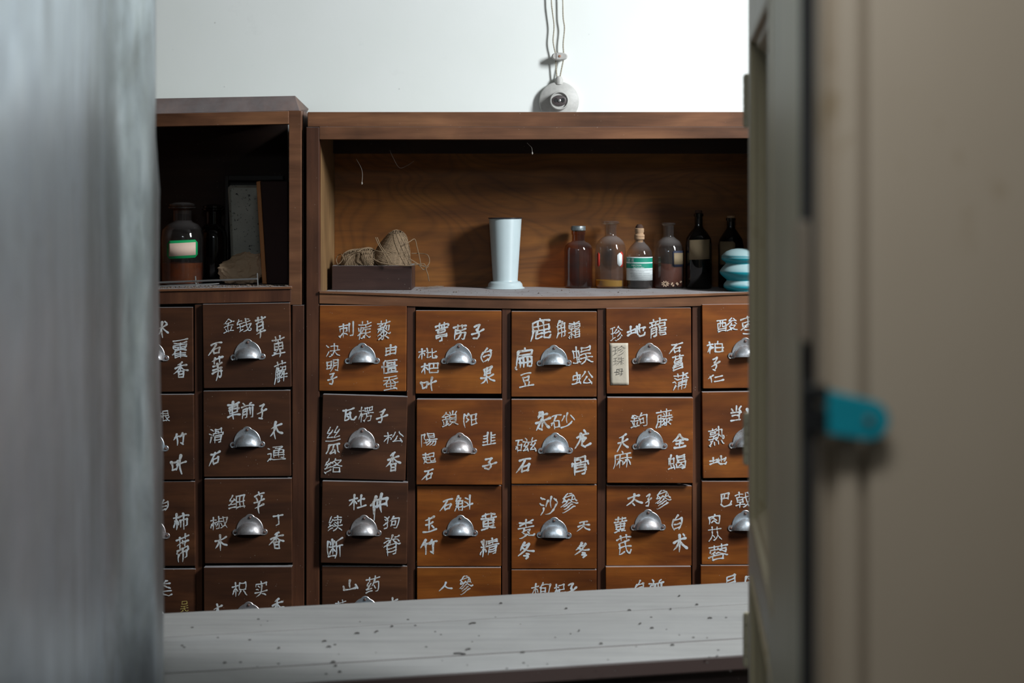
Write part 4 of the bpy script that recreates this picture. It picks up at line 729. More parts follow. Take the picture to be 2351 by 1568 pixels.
def drawer(cab, spec, seed):
    x0, y0, x1, y1, pro, rot, hx, hy, dark, chars = spec
    rng = random.Random(seed)
    Y = 3.0 - pro; k = Y / F
    cx, cy = (x0 + x1) / 2, (y0 + y1) / 2
    w, h = (x1 - x0) * k / 2, (y1 - y0) * k / 2
    c = U(cx, cy, Y)
    bm = B(); box(bm, -w, w, 0, 0.018, -h, h)
    box(bm, -w + 0.010, w - 0.010, 0.018, 0.20, -h + 0.012, h - 0.022)
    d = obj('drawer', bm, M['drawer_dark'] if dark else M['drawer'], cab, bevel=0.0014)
    d.location = c - cab.location; d.rotation_euler = (0, math.radians(rot), 0)
    R = math.radians(rot)
    hl = ((hx - cx) * k, (cy - hy) * k)
    hd = add('handle', HANDLE, d, (hl[0], -0.0004, hl[1] - 0.0085), (0, math.radians(rng.uniform(-1.2, 1.2)), 0))
    for sx, sz in ((-0.033, -0.002), (0.033, -0.002), (0, 0.0315)):
        add('screw', SCREW, d, (hl[0] + sx, -0.0020, hl[1] + sz - 0.0085))
    parts = {}; z = [0]
    for item in chars:      # three herb names on a front: across the top, down the left, down the right
        ch, bb = item[0], item[1:5]
        mx_, my_ = (bb[0] + bb[2]) / 2, (bb[1] + bb[3]) / 2
        key = 'top' if my_ < hy - 22 else ('left' if mx_ < hx else 'right')
        if key not in parts: parts[key] = B()
        glyph(parts[key], ch, bb, cx, cy, k, rng, 1.0, z, mi=1 if len(item) > 5 else 0)
    return d, parts, (cx, cy, k), rng

def finish(d, parts):
    for bm in parts.values():
        o = obj('lettering', bm, [M['paint'], M['paint_yellow']], d, recalc=False); face_front(o)

# ---- drawer table: x0, y0, x1, y1 (pixels of the front), pull-out, tilt in degrees, handle x, handle y, dark, characters with pixel boxes
MAIN = [
 (733,701,933,898,.004,.4,832,818,0,[('刺',777,738,812,777),('蒺',821,736,852,781),('藜',865,733,897,781),('决',748,788,781,821),('明',749,824,778,855),('子',752,855,775,884),('由',884,790,910,820),('僵',875,824,913,860),('蚕',880,861,915,897)]),
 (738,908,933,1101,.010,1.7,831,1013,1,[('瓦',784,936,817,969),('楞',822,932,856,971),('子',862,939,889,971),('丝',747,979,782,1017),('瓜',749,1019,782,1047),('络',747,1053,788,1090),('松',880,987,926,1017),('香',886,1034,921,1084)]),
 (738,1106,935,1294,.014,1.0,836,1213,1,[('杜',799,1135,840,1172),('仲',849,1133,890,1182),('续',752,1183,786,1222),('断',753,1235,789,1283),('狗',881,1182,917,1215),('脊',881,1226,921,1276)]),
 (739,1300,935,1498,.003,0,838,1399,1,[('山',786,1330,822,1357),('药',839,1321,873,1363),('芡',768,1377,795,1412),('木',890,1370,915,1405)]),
 (954,713,1151,904,.005,.1,1053,819,0,[('葶',999,739,1030,785),('苈',1040,742,1072,783),('子',1080,743,1113,780),('枇',960,798,1004,827),('杷',966,832,1008,861),('叶',967,866,1003,899),('白',1103,798,1130,832),('果',1102,840,1137,883)]),
 (956,917,1153,1113,.016,.2,1055,1024,0,[('鎖',1014,943,1052,979),('阳',1065,949,1096,984),('陽',967,993,1003,1028),('起',970,1039,1000,1067),('石',967,1076,996,1105),('韭',1107,991,1139,1023),('子',1106,1049,1142,1080)]),
 (957,1115,1151,1300,.003,0,1057,1213,0,[('石',1008,1143,1039,1176),('斛',1043,1135,1086,1176),('玉',971,1185,1003,1224),('竹',965,1236,1003,1275),('黄',1103,1175,1140,1220),('精',1102,1235,1144,1278)]),
 (957,1303,1150,1496,.006,0,1056,1412,0,[('人',1005,1335,1039,1358),('參',1052,1321,1085,1366)]),
 (1174,715,1370,911,.008,.1,1272,823,0,[('鹿',1217,731,1265,784),('角',1276,735,1298,779),('霜',1304,736,1332,780),('扁',1182,798,1223,850),('豆',1191,854,1225,892),('蜈',1313,794,1361,836),('蚣',1312,851,1361,883)]),
 (1174,917,1370,1111,.012,0,1275,1024,0,[('朱',1228,945,1264,990),('砂',1265,947,1319,986),('磁',1182,1004,1232,1039),('石',1182,1050,1220,1089),('龙',1319,987,1357,1032),('骨',1312,1045,1352,1094)]),
 (1174,1113,1370,1306,.007,0,1272,1218,0,[('沙',1239,1138,1281,1185),('參',1286,1132,1326,1178),('麦',1189,1191,1228,1238),('冬',1187,1244,1225,1285),('天',1323,1195,1355,1223),('冬',1318,1244,1355,1282)]),
 (1174,1308,1370,1500,.006,0,1272,1416,0,[('枸',1220,1337,1264,1372),('杞',1271,1340,1298,1372),('子',1298,1337,1326,1372)]),
 (1392,707,1587,903,.006,-.4,1491,818,0,[('珍',1401,746,1430,783),('地',1439,743,1483,772),('龍',1490,731,1531,777),('石',1534,786,1567,813),('菖',1542,813,1570,851),('蒲',1543,855,1579,898)]),
 (1394,913,1591,1109,.020,.2,1492,1014,0,[('鉤',1447,947,1487,983),('藤',1505,938,1543,983),('天',1415,997,1443,1039),('麻',1408,1036,1449,1078),('全',1541,995,1580,1030),('蝎',1532,1042,1575,1079)]),
 (1392,1115,1588,1299,.003,.2,1488,1200,0,[('太',1436,1132,1474,1164),('子',1479,1133,1497,1164),('參',1502,1125,1540,1169),('黄',1409,1185,1439,1226),('芪',1415,1227,1450,1275),('白',1542,1181,1568,1218),('术',1543,1224,1579,1270)]),
 (1391,1301,1587,1496,.010,-.3,1490,1404,0,[('白',1457,1332,1480,1362),('前',1489,1328,1524,1365)]),
 (1613,698,1806,891,.010,-.7,1711,806,0,[('酸',1646,729,1694,764),('枣',1700,725,1735,768),('仁',1742,728,1775,768),('柏',1622,781,1660,813),('子',1631,818,1653,851),('仁',1624,858,1661,879)]),
 (1613,899,1808,1097,.014,-.7,1713,1011,0,[('当',1677,930,1703,968),('归',1715,930,1750,970),('熟',1626,979,1663,1024),('地',1627,1045,1668,1067)]),
 (1611,1105,1806,1296,.010,0,1711,1202,0,[('巴',1653,1131,1680,1164),('戟',1687,1128,1725,1168),('天',1732,1132,1765,1168),('肉',1626,1179,1653,1206),('苁',1626,1208,1657,1244),('蓉',1626,1248,1671,1287)]),
 (1609,1298,1806,1494,.012,-.2,1708,1402,0,[('貝',1663,1318,1690,1360),('母',1705,1320,1738,1360)]),
]
SIDE = [
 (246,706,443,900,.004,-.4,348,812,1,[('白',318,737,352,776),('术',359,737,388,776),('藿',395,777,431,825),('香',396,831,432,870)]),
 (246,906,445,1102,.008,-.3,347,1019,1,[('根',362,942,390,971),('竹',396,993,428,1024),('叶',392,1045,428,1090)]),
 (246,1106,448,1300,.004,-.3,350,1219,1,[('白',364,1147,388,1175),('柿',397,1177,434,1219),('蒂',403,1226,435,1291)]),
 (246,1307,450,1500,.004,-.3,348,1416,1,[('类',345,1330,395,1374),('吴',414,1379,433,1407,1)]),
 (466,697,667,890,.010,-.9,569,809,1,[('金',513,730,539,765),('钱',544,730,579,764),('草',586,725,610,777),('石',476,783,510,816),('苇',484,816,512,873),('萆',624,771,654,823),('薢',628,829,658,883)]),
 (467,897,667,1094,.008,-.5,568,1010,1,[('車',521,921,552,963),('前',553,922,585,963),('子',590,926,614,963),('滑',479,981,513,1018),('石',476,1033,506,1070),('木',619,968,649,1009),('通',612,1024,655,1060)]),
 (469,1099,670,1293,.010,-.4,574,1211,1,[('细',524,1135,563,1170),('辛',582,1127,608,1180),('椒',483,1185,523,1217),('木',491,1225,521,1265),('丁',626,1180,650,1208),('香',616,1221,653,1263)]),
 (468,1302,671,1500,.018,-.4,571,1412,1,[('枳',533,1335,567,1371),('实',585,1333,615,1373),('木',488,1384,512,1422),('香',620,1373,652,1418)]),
]

# ---------------------------------------------------------------- main medicine cabinet
cab = thing('medicine_cabinet', 'wide reddish brown drawer cabinet with open top shelf of twine, white vase and bottles', 'cabinet', (0.14, 3.12, 0))
O = cab.location
def pbox(name, m, x0, y0, x1, y1, Y0, Y1, par, bev=0.0012, slope=0.0):
    """a board whose front face at depth Y0 covers the pixel rectangle; slope = metres of rise per metre to the right"""
    bm = B(); a = U(x0, y1, Y0); c = U(x1, y0, Y0)
    v = box(bm, a.x, c.x, Y0, Y1, a.z, c.z)
    for q in v:
        q.co.z += (q.co.x - a.x) * slope; q.co -= par.location
    return obj(name, bm, m, par, bevel=bev)
LOW = 1560   # lower end of the drawer bank in pixels at the front plane
pbox('top_board', M['frame_h'], 706, 257, 1828, 291, 3.004, 3.27, cab)
def rail_curve(name, m, x0, x1, ytop, ybot, Y0, Y1, par, n=40):
    bm = B(); prev = None
    for i in range(n + 1):
        px = x0 + (x1 - x0) * i / n
        a = U(px, ytop(px), Y0) - par.location; c = U(px, ybot(px), Y0) - par.location
        ring = [bm.verts.new(p) for p in (a, c, c + Vector((0, Y1 - Y0, 0)), a + Vector((0, Y1 - Y0, 0)))]
        if prev:
            for q in range(4): bm.faces.new((prev[q], prev[(q + 1) % 4], ring[(q + 1) % 4], ring[q]))
        else: bm.faces.new(ring)
        prev = ring
    bm.faces.new(prev[::-1]); return obj(name, bm, m, par, bevel=0.001)
sag = lambda px: 13.0 * math.sin(math.pi * max(0, min(1, (px - 733) / 1060.0))) ** 1.2
rail_curve('top_rail', M['frame_h'], 733, 1795, lambda p: 291, lambda p: 320 - 2.5 * (p > 1200) * (p - 1200) / 500, 2.998, 3.022, cab)
side_l = pbox('side_panel', M['frame_v'], 703, 292, 733, LOW, 2.998, 3.022, cab)
pbox('side_panel', M['frame_v'], 1795, 292, 1828, LOW, 2.998, 3.022, cab)
# inner faces of the carcass sides
for xa, xb in ((703, 732.5), (1795.5, 1828)):
    bm = B(); a = U(xa, 291, 3.0); c = U(xb, LOW, 3.0)
    box(bm, a.x, c.x, 3.0225, 3.262, c.z, a.z)
    for v in bm.verts: v.co -= O
    obj('inner_panel', bm, M['side'], cab)
# back panel, top underside, bottom
bm = B(); a = U(733, 294, 3.0); c = U(1795, 660, 3.0); box(bm, a.x, c.x, 3.258, 3.268, c.z - 0.03, a.z)
for v in bm.verts: v.co -= O
obj('back_panel', M and bm, M['plywood'], cab)
pbox('top_shade', M['inner'], 733, 320, 1795, 352, 3.235, 3.257, cab, bev=0)  # dark strip: the top rail's shade on the back panel, put in as colour
pbox('divider', M['frame_v'], 1773, 320.5, 1794.5, 667, 3.0, 3.2575, cab)
# shelf with a sagging front
bm = B(); prev = None; n = 40
zb = U(0, 658.5, 3.257).z
for i in range(n + 1):
    px = 733 + (1795 - 733) * i / n
    a = U(px, 668 + sag(px), 2.992); x = a.x
    ring = [bm.verts.new(Vector(p) - O) for p in ((x, 2.992, a.z), (x, 2.992, a.z - 0.006), (x, 3.257, zb - 0.012), (x, 3.257, zb), (x, 3.078, zb), (x, 3.035, zb + (a.z - zb) * .45))]
    if prev:
        for q in range(6): bm.faces.new((prev[q], prev[(q + 1) % 6], ring[(q + 1) % 6], ring[q]))
    else: bm.faces.new(ring)
    prev = ring
bm.faces.new(prev[::-1]); obj('shelf_board', bm, M['frame_h'], cab, bevel=0.0008)
rail_curve('shelf_rail', M['frame_h'], 733, 1795, lambda p: 674.3 + sag(p), lambda p: 697 + sag(p) * 0.95, 2.996, 3.020, cab)
for xa, xb in ((934, 953), (1152.5, 1172.5), (1371.5, 1391), (1589.5, 1609)):
    bm = B()
    a = U(xa, 697 + sag(xa) * .95, 3.0); c = U(xb, LOW, 3.0)
    box(bm, a.x, c.x, 3.0, 3.022, c.z, a.z)
    for v in bm.verts: v.co -= O
    obj('stile', bm, M['frame_v'], cab, bevel=0.001)
# recessed rails between the drawer rows and a dark back behind the drawers
for py in (903, 1108, 1301, 1499):
    pbox('drawer_rail', M['inner'], 733, py - 9, 1795, py + 9, 3.0225, 3.04, cab, bev=0)
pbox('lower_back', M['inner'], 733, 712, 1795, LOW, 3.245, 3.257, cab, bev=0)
pbox('plinth', M['frame_h'], 703, LOW, 1828, 480 + CAMZ * 1000, 3.0, 3.262, cab)

NOTE = None
for i, s in enumerate(MAIN):
    d, parts, (cx, cy, k), rng = drawer(cab, s, 100 + i)
    if s[0] == 738 and s[1] == 1106:      # paint runs under one character
        for (px, ya, yb, w0) in ((860.5, 1160, 1194, 3.2),):
            glyph_pts = [Vector(((px - cx) * k, 0, (cy - ya) * k)), Vector(((px - 1.5 - cx) * k, 0, (cy - yb) * k))]
            a, c = glyph_pts; w = w0 * k / 2
            bm = parts['top']
            vs = [bm.verts.new((a.x - w, -.0008, a.z)), bm.verts.new((c.x - w * .7, -.0008, c.z)), bm.verts.new((c.x, -.0008, c.z - w)), bm.verts.new((c.x + w * .7, -.0008, c.z)), bm.verts.new((a.x + w, -.0008, a.z))]
            bm.faces.new(vs)
    finish(d, parts)
    if s[0] == 1392 and s[1] == 707:      # the pasted paper note
        nb = B(); gx = lambda px: (px - cx) * k; gz = lambda py: (cy - py) * k
        nx, nz = 6, 14; G = []
        for ii in range(nx + 1):
            G.append([])
            for jj in range(nz + 1):
                px = 1400 + 42 * ii / nx + 1.2 * jj / nz; py = 787 + 96 * jj / nz
                e = rng.uniform(0.0, 0.0009) if jj > 8 else rng.uniform(0, 0.0003)
                G[-1].append(nb.verts.new((gx(px), -0.0009 - e, gz(py))))
        for ii in range(nx):
            for jj in range(nz): nb.faces.new((G[ii][jj], G[ii + 1][jj], G[ii + 1][jj + 1], G[ii][jj + 1]))
        note = obj('paper_note', nb, M['note'], d, smooth=True)
        sm = note.modifiers.new('thickness', 'SOLIDIFY'); sm.thickness = 0.0003
        note['label'] = 'cream paper note with black handwriting'
        gb = B()
        for ch, bb in (('珍', (1407, 792, 1436, 815)), ('珠', (1408, 818, 1433, 837)), ('母', (1411, 845, 1431, 862))):
            glyph(gb, ch, bb, cx, cy, k, rng, 0.42, [0], mi=0, ylift=0.0022)
        lo = obj('note_lettering', gb, M['ink'], d, recalc=False); face_front(lo)

# cobweb threads and seeds hanging from the top rail
bm = B()
for pts in ([(1210, 328, 3.02), (1216, 334, 3.03), (1221, 340, 3.03), (1222, 352, 3.03)], [(818, 365, 3.1), (829, 385, 3.1), (832, 400, 3.1), (831, 421, 3.1)], [(895, 345, 3.1), (903, 363, 3.1), (917, 385, 3.15), (935, 380, 3.2), (950, 370, 3.23)]):
    tube(bm, catmull([U(*p) - O for p in pts], 4), 0.0005, 4)
for p in ((1222, 352, 3.03), (831, 421, 3.1)): 
    lathe(bm, [(0.0003, -0.003), (0.0018, -0.001), (0.0018, 0.001), (0.0003, 0.004)], 8, Matrix.Translation(U(*p) - O))
obj('cobweb', bm, M['web'], cab)

# ---------------------------------------------------------------- left medicine cabinet
cab2 = thing('medicine_cabinet', 'taller dark brown drawer cabinet at left with a deep black open shelf holding brown jars', 'cabinet', (-0.62, 3.12, 0))
SL = 0.020
XL = 246 - 30
def pb2(name, m, x0, y0, x1, y1, Y0, Y1, bev=0.0012):
    # y given at the right edge px 700; the whole cabinet leans a little, so boards drop to the left
    y0l = y0 + (697 - x0) * SL; y1l = y1 + (697 - x0) * SL
    return pbox(name, m, x0, y0l, x1, y1l, Y0, Y1, cab2, bev, SL)
O2 = cab2.location
# hipped cap
bm = B()
pts = [U(XL, 264, 2.998), U(688, 254, 2.998), U(678, 220, 3.03), U(XL, 229, 3.03)]
back = [U(XL, 264, 3.27), U(703, 262, 3.27), Vector((U(709, 257, 3.27).x, 3.27, U(709, 250, 3.27).z)), U(XL, 236, 3.27)]
f = [bm.verts.new(p - O2) for p in pts]; g = [bm.verts.new(p - O2) for p in back]
bm.faces.new(f); bm.faces.new(g[::-1])
for i in range(4): bm.faces.new((f[i], f[(i + 1) % 4], g[(i + 1) % 4], g[i]))
obj('cap_board', bm, M['frame_v'], cab2, bevel=0.001)
pb2('top_rail', M['frame_h'], XL, 254, 663, 284, 2.996, 3.02)
pbox('side_panel', M['frame_h'], 663, 254, 692, 700, 2.998, 3.022, cab2)
pbox('side_panel', M['frame_v'], 671, 700.5, 698, LOW, 2.998, 3.022, cab2)
bm = B(); a = U(667, 254, 3.0); c = U(693, LOW, 3.0); box(bm, a.x, c.x, 3.0225, 3.262, c.z, a.z)
for v in bm.verts: v.co -= O2
obj('inner_panel', bm, M['frame_v'], cab2)
bm = B(); a = U(XL, 260, 3.0); c = U(XL + 28, LOW, 3.0); box(bm, a.x, c.x, 2.998, 3.262, c.z, a.z)
for v in bm.verts: v.co -= O2
obj('side_panel', bm, M['frame_v'], cab2)
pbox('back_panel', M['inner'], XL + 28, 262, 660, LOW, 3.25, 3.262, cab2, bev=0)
pb2('shelf_board', M['frame_h'], XL + 28, 657, 670, 663, 2.992, 3.249)
pb2('shelf_rail', M['frame_v'], XL + 28, 663.5, 668, 692, 2.996, 3.02)
bm = B(); a = U(447, 699, 3.0); c = U(464, LOW, 3.0); box(bm, a.x, c.x, 3.0, 3.022, c.z, a.z)
for v in bm.verts: v.co -= O2
obj('stile', bm, M['frame_v'], cab2, bevel=0.001)
for py in (896, 1098, 1298, 1499):
    pb2('drawer_rail', M['inner'], XL + 28, py - 8, 670, py + 8, 3.0225, 3.04, bev=0)
pbox('plinth', M['frame_v'], XL, LOW, 698, 480 + CAMZ * 1000, 3.0, 3.262, cab2)
for i, s in enumerate(SIDE):
    d, parts, _, _ = drawer(cab2, s, 300 + i); finish(d, parts)

# ---------------------------------------------------------------- counter
ct = thing('shop_counter', 'long dusty grey plank-topped counter running across in front of the drawer cabinets', 'counter', (0, 2.3, 0))
H = 0.75
def g(px, py): 
    Y = F * H / (py - HZ); return Vector(((px - CX) / F * Y, Y, 0.85))
fl, fr, nl, nr = g(372, 1408), g(1718, 1335), g(372, 1584), g(1718, 1503)
ex = (fr - fl).normalized(); fl -= ex * 0.75; nl -= ex * 0.75; fr += ex * 0.55; nr += ex * 0.55
Oc = Vector((0, 2.3, 0))
fr_ = (0.0, 0.345, 0.80, 1.0)
for i in range(3):
    a0, a1 = fr_[i], fr_[i + 1]
    e = 0.0011
    p = [fl.lerp(nl, a0 + (e / .4 if i else 0)), fr.lerp(nr, a0 + (e / .4 if i else 0)), fr.lerp(nr, a1), fl.lerp(nl, a1)]
    bm = B(); top = [bm.verts.new(q - Oc) for q in p]; bot = [bm.verts.new(q - Oc - Vector((0, 0, 0.028))) for q in p]
    bm.faces.new(top); bm.faces.new(bot[::-1])
    for q in range(4): bm.faces.new((top[q], bot[q], bot[(q + 1) % 4], top[(q + 1) % 4]))
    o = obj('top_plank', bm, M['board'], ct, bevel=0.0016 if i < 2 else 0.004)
bm = B()
ins = lambda q, s, tt: q
p = [fl.lerp(nl, .08), fr.lerp(nr, .08), fr.lerp(nr, .95), fl.lerp(nl, .95)]
top = [bm.verts.new(Vector((q.x, q.y, 0.821)) - Oc) for q in p]; bot = [bm.verts.new(Vector((q.x, q.y, 0.0)) - Oc) for q in p]
bm.faces.new(top); bm.faces.new(bot[::-1])
for q in range(4): bm.faces.new((top[q], bot[q], bot[(q + 1) % 4], top[(q + 1) % 4]))
obj('counter_body', bm, M['counter_body'], ct)
# crumbs and twig bits on the counter
rng = random.Random(5); bm = B()
spots = [(820,1456,10,0),(865,1452,9,20),(745,1474,8,5),(755,1487,9,0),(1085,1433,16,8),(1075,1493,12,10),(1055,1503,28,-3),(765,1522,9,0),(770,1531,6,0),(1445,1403,7,0),(1540,1400,5,80),(1300,1399,4,0),(1470,1434,7,20),(1497,1444,7,0),(1544,1483,7,0),(1630,1421,9,0),(1560,1370,6,20),(516,1524,5,0),(780,1545,6,0),(1150,1387,5,0),(900,1440,4,0),(1200,1500,8,0),(1330,1450,5,30),(1600,1390,5,0),(1380,1480,6,0),(640,1490,4,0)]
for px, py, L, a in spots:
    q = g(px, py); q.z = 0.8517; l = L / F * q.y / 2; d = Vector((math.cos(math.radians(a)), math.sin(math.radians(a)) * 3, 0)).normalized()
    tube(bm, [q - d * l, q + Vector((0, 0.002, 0.0005)), q + d * l], 0.0012, 5)
for i in range(55):
    q = g(rng.uniform(380, 1700), rng.uniform(1415, 1560)); q.z = 0.8508
    if q.y < 2.1: continue
    r = rng.uniform(0.0005, 0.0011); box(bm, q.x - r * 2, q.x + r * 2, q.y - r, q.y + r, 0.8502, 0.8502 + r)
tag(obj('crumbs', bm, M['crumb']), 'dark crumbs and twig bits scattered over the dusty counter top', 'crumbs', kind='stuff')

# ---------------------------------------------------------------- things on the main shelf
def shelf_z(px, Y):
    zf = U(px, 668 + sag(px), 2.992).z
    if Y >= 3.075: return zb
    return zb + (zf - zb) * .45 * (3.078 - Y) / .043 if Y > 3.035 else zb + (zf - zb) * (.45 + .55 * (3.035 - Y) / .043)

# enamel vase
Yv = 3.195; zv = shelf_z(1160, Yv) + 0.0005; kv = Yv / F
vx = (1160 - CX) * kv
vase = thing('enamel_vase', 'tall tapered white enamel vase with black rim on the main shelf', 'vase', (vx, Yv, zv))
zt = U(0, 501, Yv).z - zv
bm = B()
rt, rb = 37.5 * kv, 28.5 * kv
prof = [(0.004, 0.006), (rb - .003, 0.012), (rt - .002, zt - .001), (rt - .0005, zt), (rt, zt - .002), (rb, 0.020), (rb + .001, 0.017)]
lathe(bm, prof, 48, cap1=False); obj('body', bm, M['enamel'], vase, smooth=True, angle=50)
bm = B(); lathe(bm, [(rb + .0003, .0175), (rb + .006, .0165), (rb + .011, .011), (rb + .0125, .004), (rb + .0165, .002), (rb + .0175, 0.0), (rb, 0.0)], 48, cap0=False)
obj('foot', bm, M['enamel'], vase, smooth=True, angle=60)
bm = B()
N = 48
for i in range(N): pass
ring = [Vector(((rt + .0008) * math.cos(2 * math.pi * i / N), (rt + .0008) * math.sin(2 * math.pi * i / N), zt)) for i in range(N + 1)]
tube(bm, ring, 0.0014, 6); obj('rim', bm, M['enamel_rim'], vase, smooth=True)

# tray with twine
Yt = 3.125
a = U(762, 610, Yt); c = U(945, 659, Yt); zt0 = shelf_z(850, Yt + .04) + 0.0006
tray = thing('wooden_tray', 'small dark wooden box with twine balls in it on the left of the main shelf', 'box', ((a.x + c.x) / 2, Yt, zt0))
w = (c.x - a.x) / 2; h = a.z - zt0; dp = 0.115
bm = B(); box(bm, -w, w, 0, .009, 0, h); obj('front_board', bm, M['tray'], tray, bevel=.001)
bm = B(); box(bm, -w, w, dp - .009, dp, 0, h); obj('back_board', bm, M['tray'], tray, bevel=.001)
for s in (-1, 1):
    bm = B(); box(bm, s * w - (.009 if s > 0 else 0), s * w + (.009 if s < 0 else 0), .0095, dp - .0095, 0, h); obj('side_board', bm, M['tray'], tray, bevel=.001)
bm = B(); box(bm, -w + .0095, w - .0095, .0095, dp - .0095, 0.0005, .006); obj('base_board', bm, M['tray'], tray)

def twine_ball(center, axis, L, R, cone, turns, seed, label, loops):
    rng = random.Random(seed)
    root = thing('twine_ball', label, 'twine', center, group=None)
    q = Vector((0, 0, 1)).rotation_difference(Vector(axis).normalized())
    def prof(u):  # u -1..1 along the axis
        base = math.sqrt(max(0.0, 1 - abs(u) ** 4.5))
        return R * base * (1 - cone * u)
    bm = B()
    lathe(bm, [(max(0.001, prof(u) * .93), u * L * .95) for u in [x / 10 for x in range(-10, 11)]], 24, q.to_matrix().to_4x4())
    obj('core', bm, M['twine_core'], root, smooth=True)
    bm = B()
    pts = []; n = turns * 22
    for i in range(n):
        ph = 2 * math.pi * i / 22
        u = 0.93 * math.sin(2 * math.pi * i / (22 * 5.37)) if turns < 60 else 0.0
        # neat near-parallel winding drifting up and down the cone, slightly tilted
        s = i / n; u = -0.9 + 1.8 * abs(((s * 3.0) % 2) - 1)
        u2 = max(-.97, min(.97, u + 0.16 * math.sin(ph + (1.2 if s > .5 else -0.6))))
        r = prof(u2) + 0.0006 + 0.0007 * (i % 3 == 0)
        pts.append(q @ Vector((r * math.cos(ph), r * math.sin(ph), u2 * L)))
    tube(bm, pts, 0.00095, 5)
    # a few steep crossing strands
    for j in range(9):
        ph0 = rng.uniform(0, 6.28); pp = []
        for i in range(30):
            v = i / 29; u2 = 0.93 * math.cos(math.pi * v * 1.0); r = prof(u2) + 0.0022
            ph = ph0 + v * 2.6; pp.append(q @ Vector((r * math.cos(ph), r * math.sin(ph), u2 * L)))
        tube(bm, pp, 0.001, 5)
    obj('winding', bm, M['twine'], root, smooth=True)
    bm = B()
    for lp in loops:
        tube(bm, catmull([Vector(U(*p)) - Vector(center) for p in lp], 6), 0.0011, 5)
    if loops: obj('loose_end', bm, M['twine'], root, smooth=True)
    return root
Yb = 3.180
twine_ball(U(905, 574, Yb), (0.24, -0.05, 0.95), 0.050, 0.038, 0.50, 96, 2, 'big cone of brown twine leaning out of the small wooden box', [
    [(930, 560, 3.14), (940, 555, 3.16), (952, 549, 3.17), (957, 565, 3.16), (963, 590, 3.14), (967, 608, 3.12), (975, 611, 3.12)],
    [(945, 582, 3.15), (965, 582, 3.15), (981, 585, 3.14), (986, 597, 3.13), (983, 608, 3.12), (972, 612, 3.12), (955, 603, 3.115), (935, 592, 3.112), (900, 582, 3.11), (870, 577, 3.11), (855, 573, 3.12)],
    [(846, 578, 3.12), (855, 592, 3.11), (875, 603, 3.11), (905, 608, 3.11), (940, 610, 3.11), (965, 606, 3.11), (975, 607, 3.11), (978, 618, 3.12), (982, 630, 3.12), (985, 645, 3.13)],
    [(938, 606, 3.115), (955, 605, 3.115), (965, 612, 3.115), (972, 619, 3.12), (980, 614, 3.12), (984, 610, 3.12)],
    [(862, 545, 3.115), (868, 560, 3.11), (880, 580, 3.11), (890, 600, 3.11), (893, 609, 3.115)],
    [(866, 545, 3.115), (873, 562, 3.11), (887, 582, 3.11), (900, 604, 3.11)]])
twine_ball(U(828, 604, 3.178), (0.93, -0.1, 0.25), 0.046, 0.034, 0.1, 60, 4, 'low ball of brown twine lying at the left in the small wooden box', [
    [(776, 608, 3.15), (772, 598, 3.16), (776, 587, 3.17), (783, 584, 3.16), (788, 592, 3.15), (784, 600, 3.15), (778, 606, 3.15)],
    [(790, 591, 3.15), (800, 586, 3.15), (815, 580, 3.15), (831, 578, 3.15), (833, 590, 3.14), (838, 606, 3.14)],
    [(820, 583, 3.15), (824, 590, 3.14), (822, 600, 3.14), (832, 608, 3.14)],
    [(836, 580, 3.15), (838, 590, 3.145), (841, 604, 3.145)]])

# bottles
def bottle(name, label, cat, px, Y, prof_px, m, wall=2.0, liq=None, ybase=659, group=None, mirror=True):
    """prof_px: (radius px, y px) from the bottom up, on the bottle's axis"""
    k = Y / F; zb_ = shelf_z(px, Y) + .0006 if px > 700 else 0
    root = thing(name, label, cat, ((px - CX) * k, Y, zb_), group=group)
    H_ = lambda y: (ybase - y) * k
    bm = B()
    outer = [(max(r * k, .0005), H_(y)) for r, y in prof_px]
    inner = [(max(r * k - wall * .001, .0004), max(h, wall * .001)) for r, h in outer[::-1]]
    lathe(bm, [(0.0006, 0)] + outer + inner[:-1] + [(max(outer[0][0] - .004, .001), .003), (0.0006, .003)], 40)
    obj('glass_body', bm, m, root, smooth=True, angle=35)
    if liq:
        mat, ylev = liq; bm = B(); hl = H_(ylev)
        body = [(r - wall * .001 - .0004, h) for r, h in outer if h < hl]
        rr = max(r for r, h in body)
        lathe(bm, [(0.0008, .0035), (rr - .002, .0035), (rr, .006), (rr, hl), (0.0008, hl)], 40)
        obj('contents', bm, mat, root, smooth=True, angle=35)
    return root, k, H_

def wrap_label(root, k, H_, r_px, ang0, ang1, y0, y1, mat, name='paper_label', lift=.0004, cham=0.0, nseg=20, rows=None, slant=0):
    """a label following the cylinder; angles in degrees, 0 faces the camera, positive to the right"""
    bm = B(); r = r_px * k + lift; ys = rows or [(y0, y1, 0)]
    mats = mat if isinstance(mat, list) else [mat]
    prev = None
    pts = []
    for i in range(nseg + 1):
        s = i / nseg; a = math.radians(ang0 + (ang1 - ang0) * s); e = min(s, 1 - s)
        cut = max(0, cham - e * (ang1 - ang0) / 57.3 * r_px) if cham else 0
        x = r * math.sin(a); y = -r * math.cos(a); col = []
        levels = [ys[0][0]] + [q[1] for q in ys]
        for j, L in enumerate(levels):
            yy = L + (cut if j == 0 else 0) - (cut if j == len(levels) - 1 else 0) - slant * s
            col.append(bm.verts.new((x, y, H_(yy))))
        if prev:
            for j in range(len(levels) - 1):
                bm.faces.new((prev[j], prev[j + 1], col[j + 1], col[j])).material_index = ys[j][2]
        prev = col
    o = obj(name, bm, mats, root, smooth=True)
    sm = o.modifiers.new('thickness', 'SOLIDIFY'); sm.thickness = 0.0002; sm.offset = -1 if False else 0
    return o

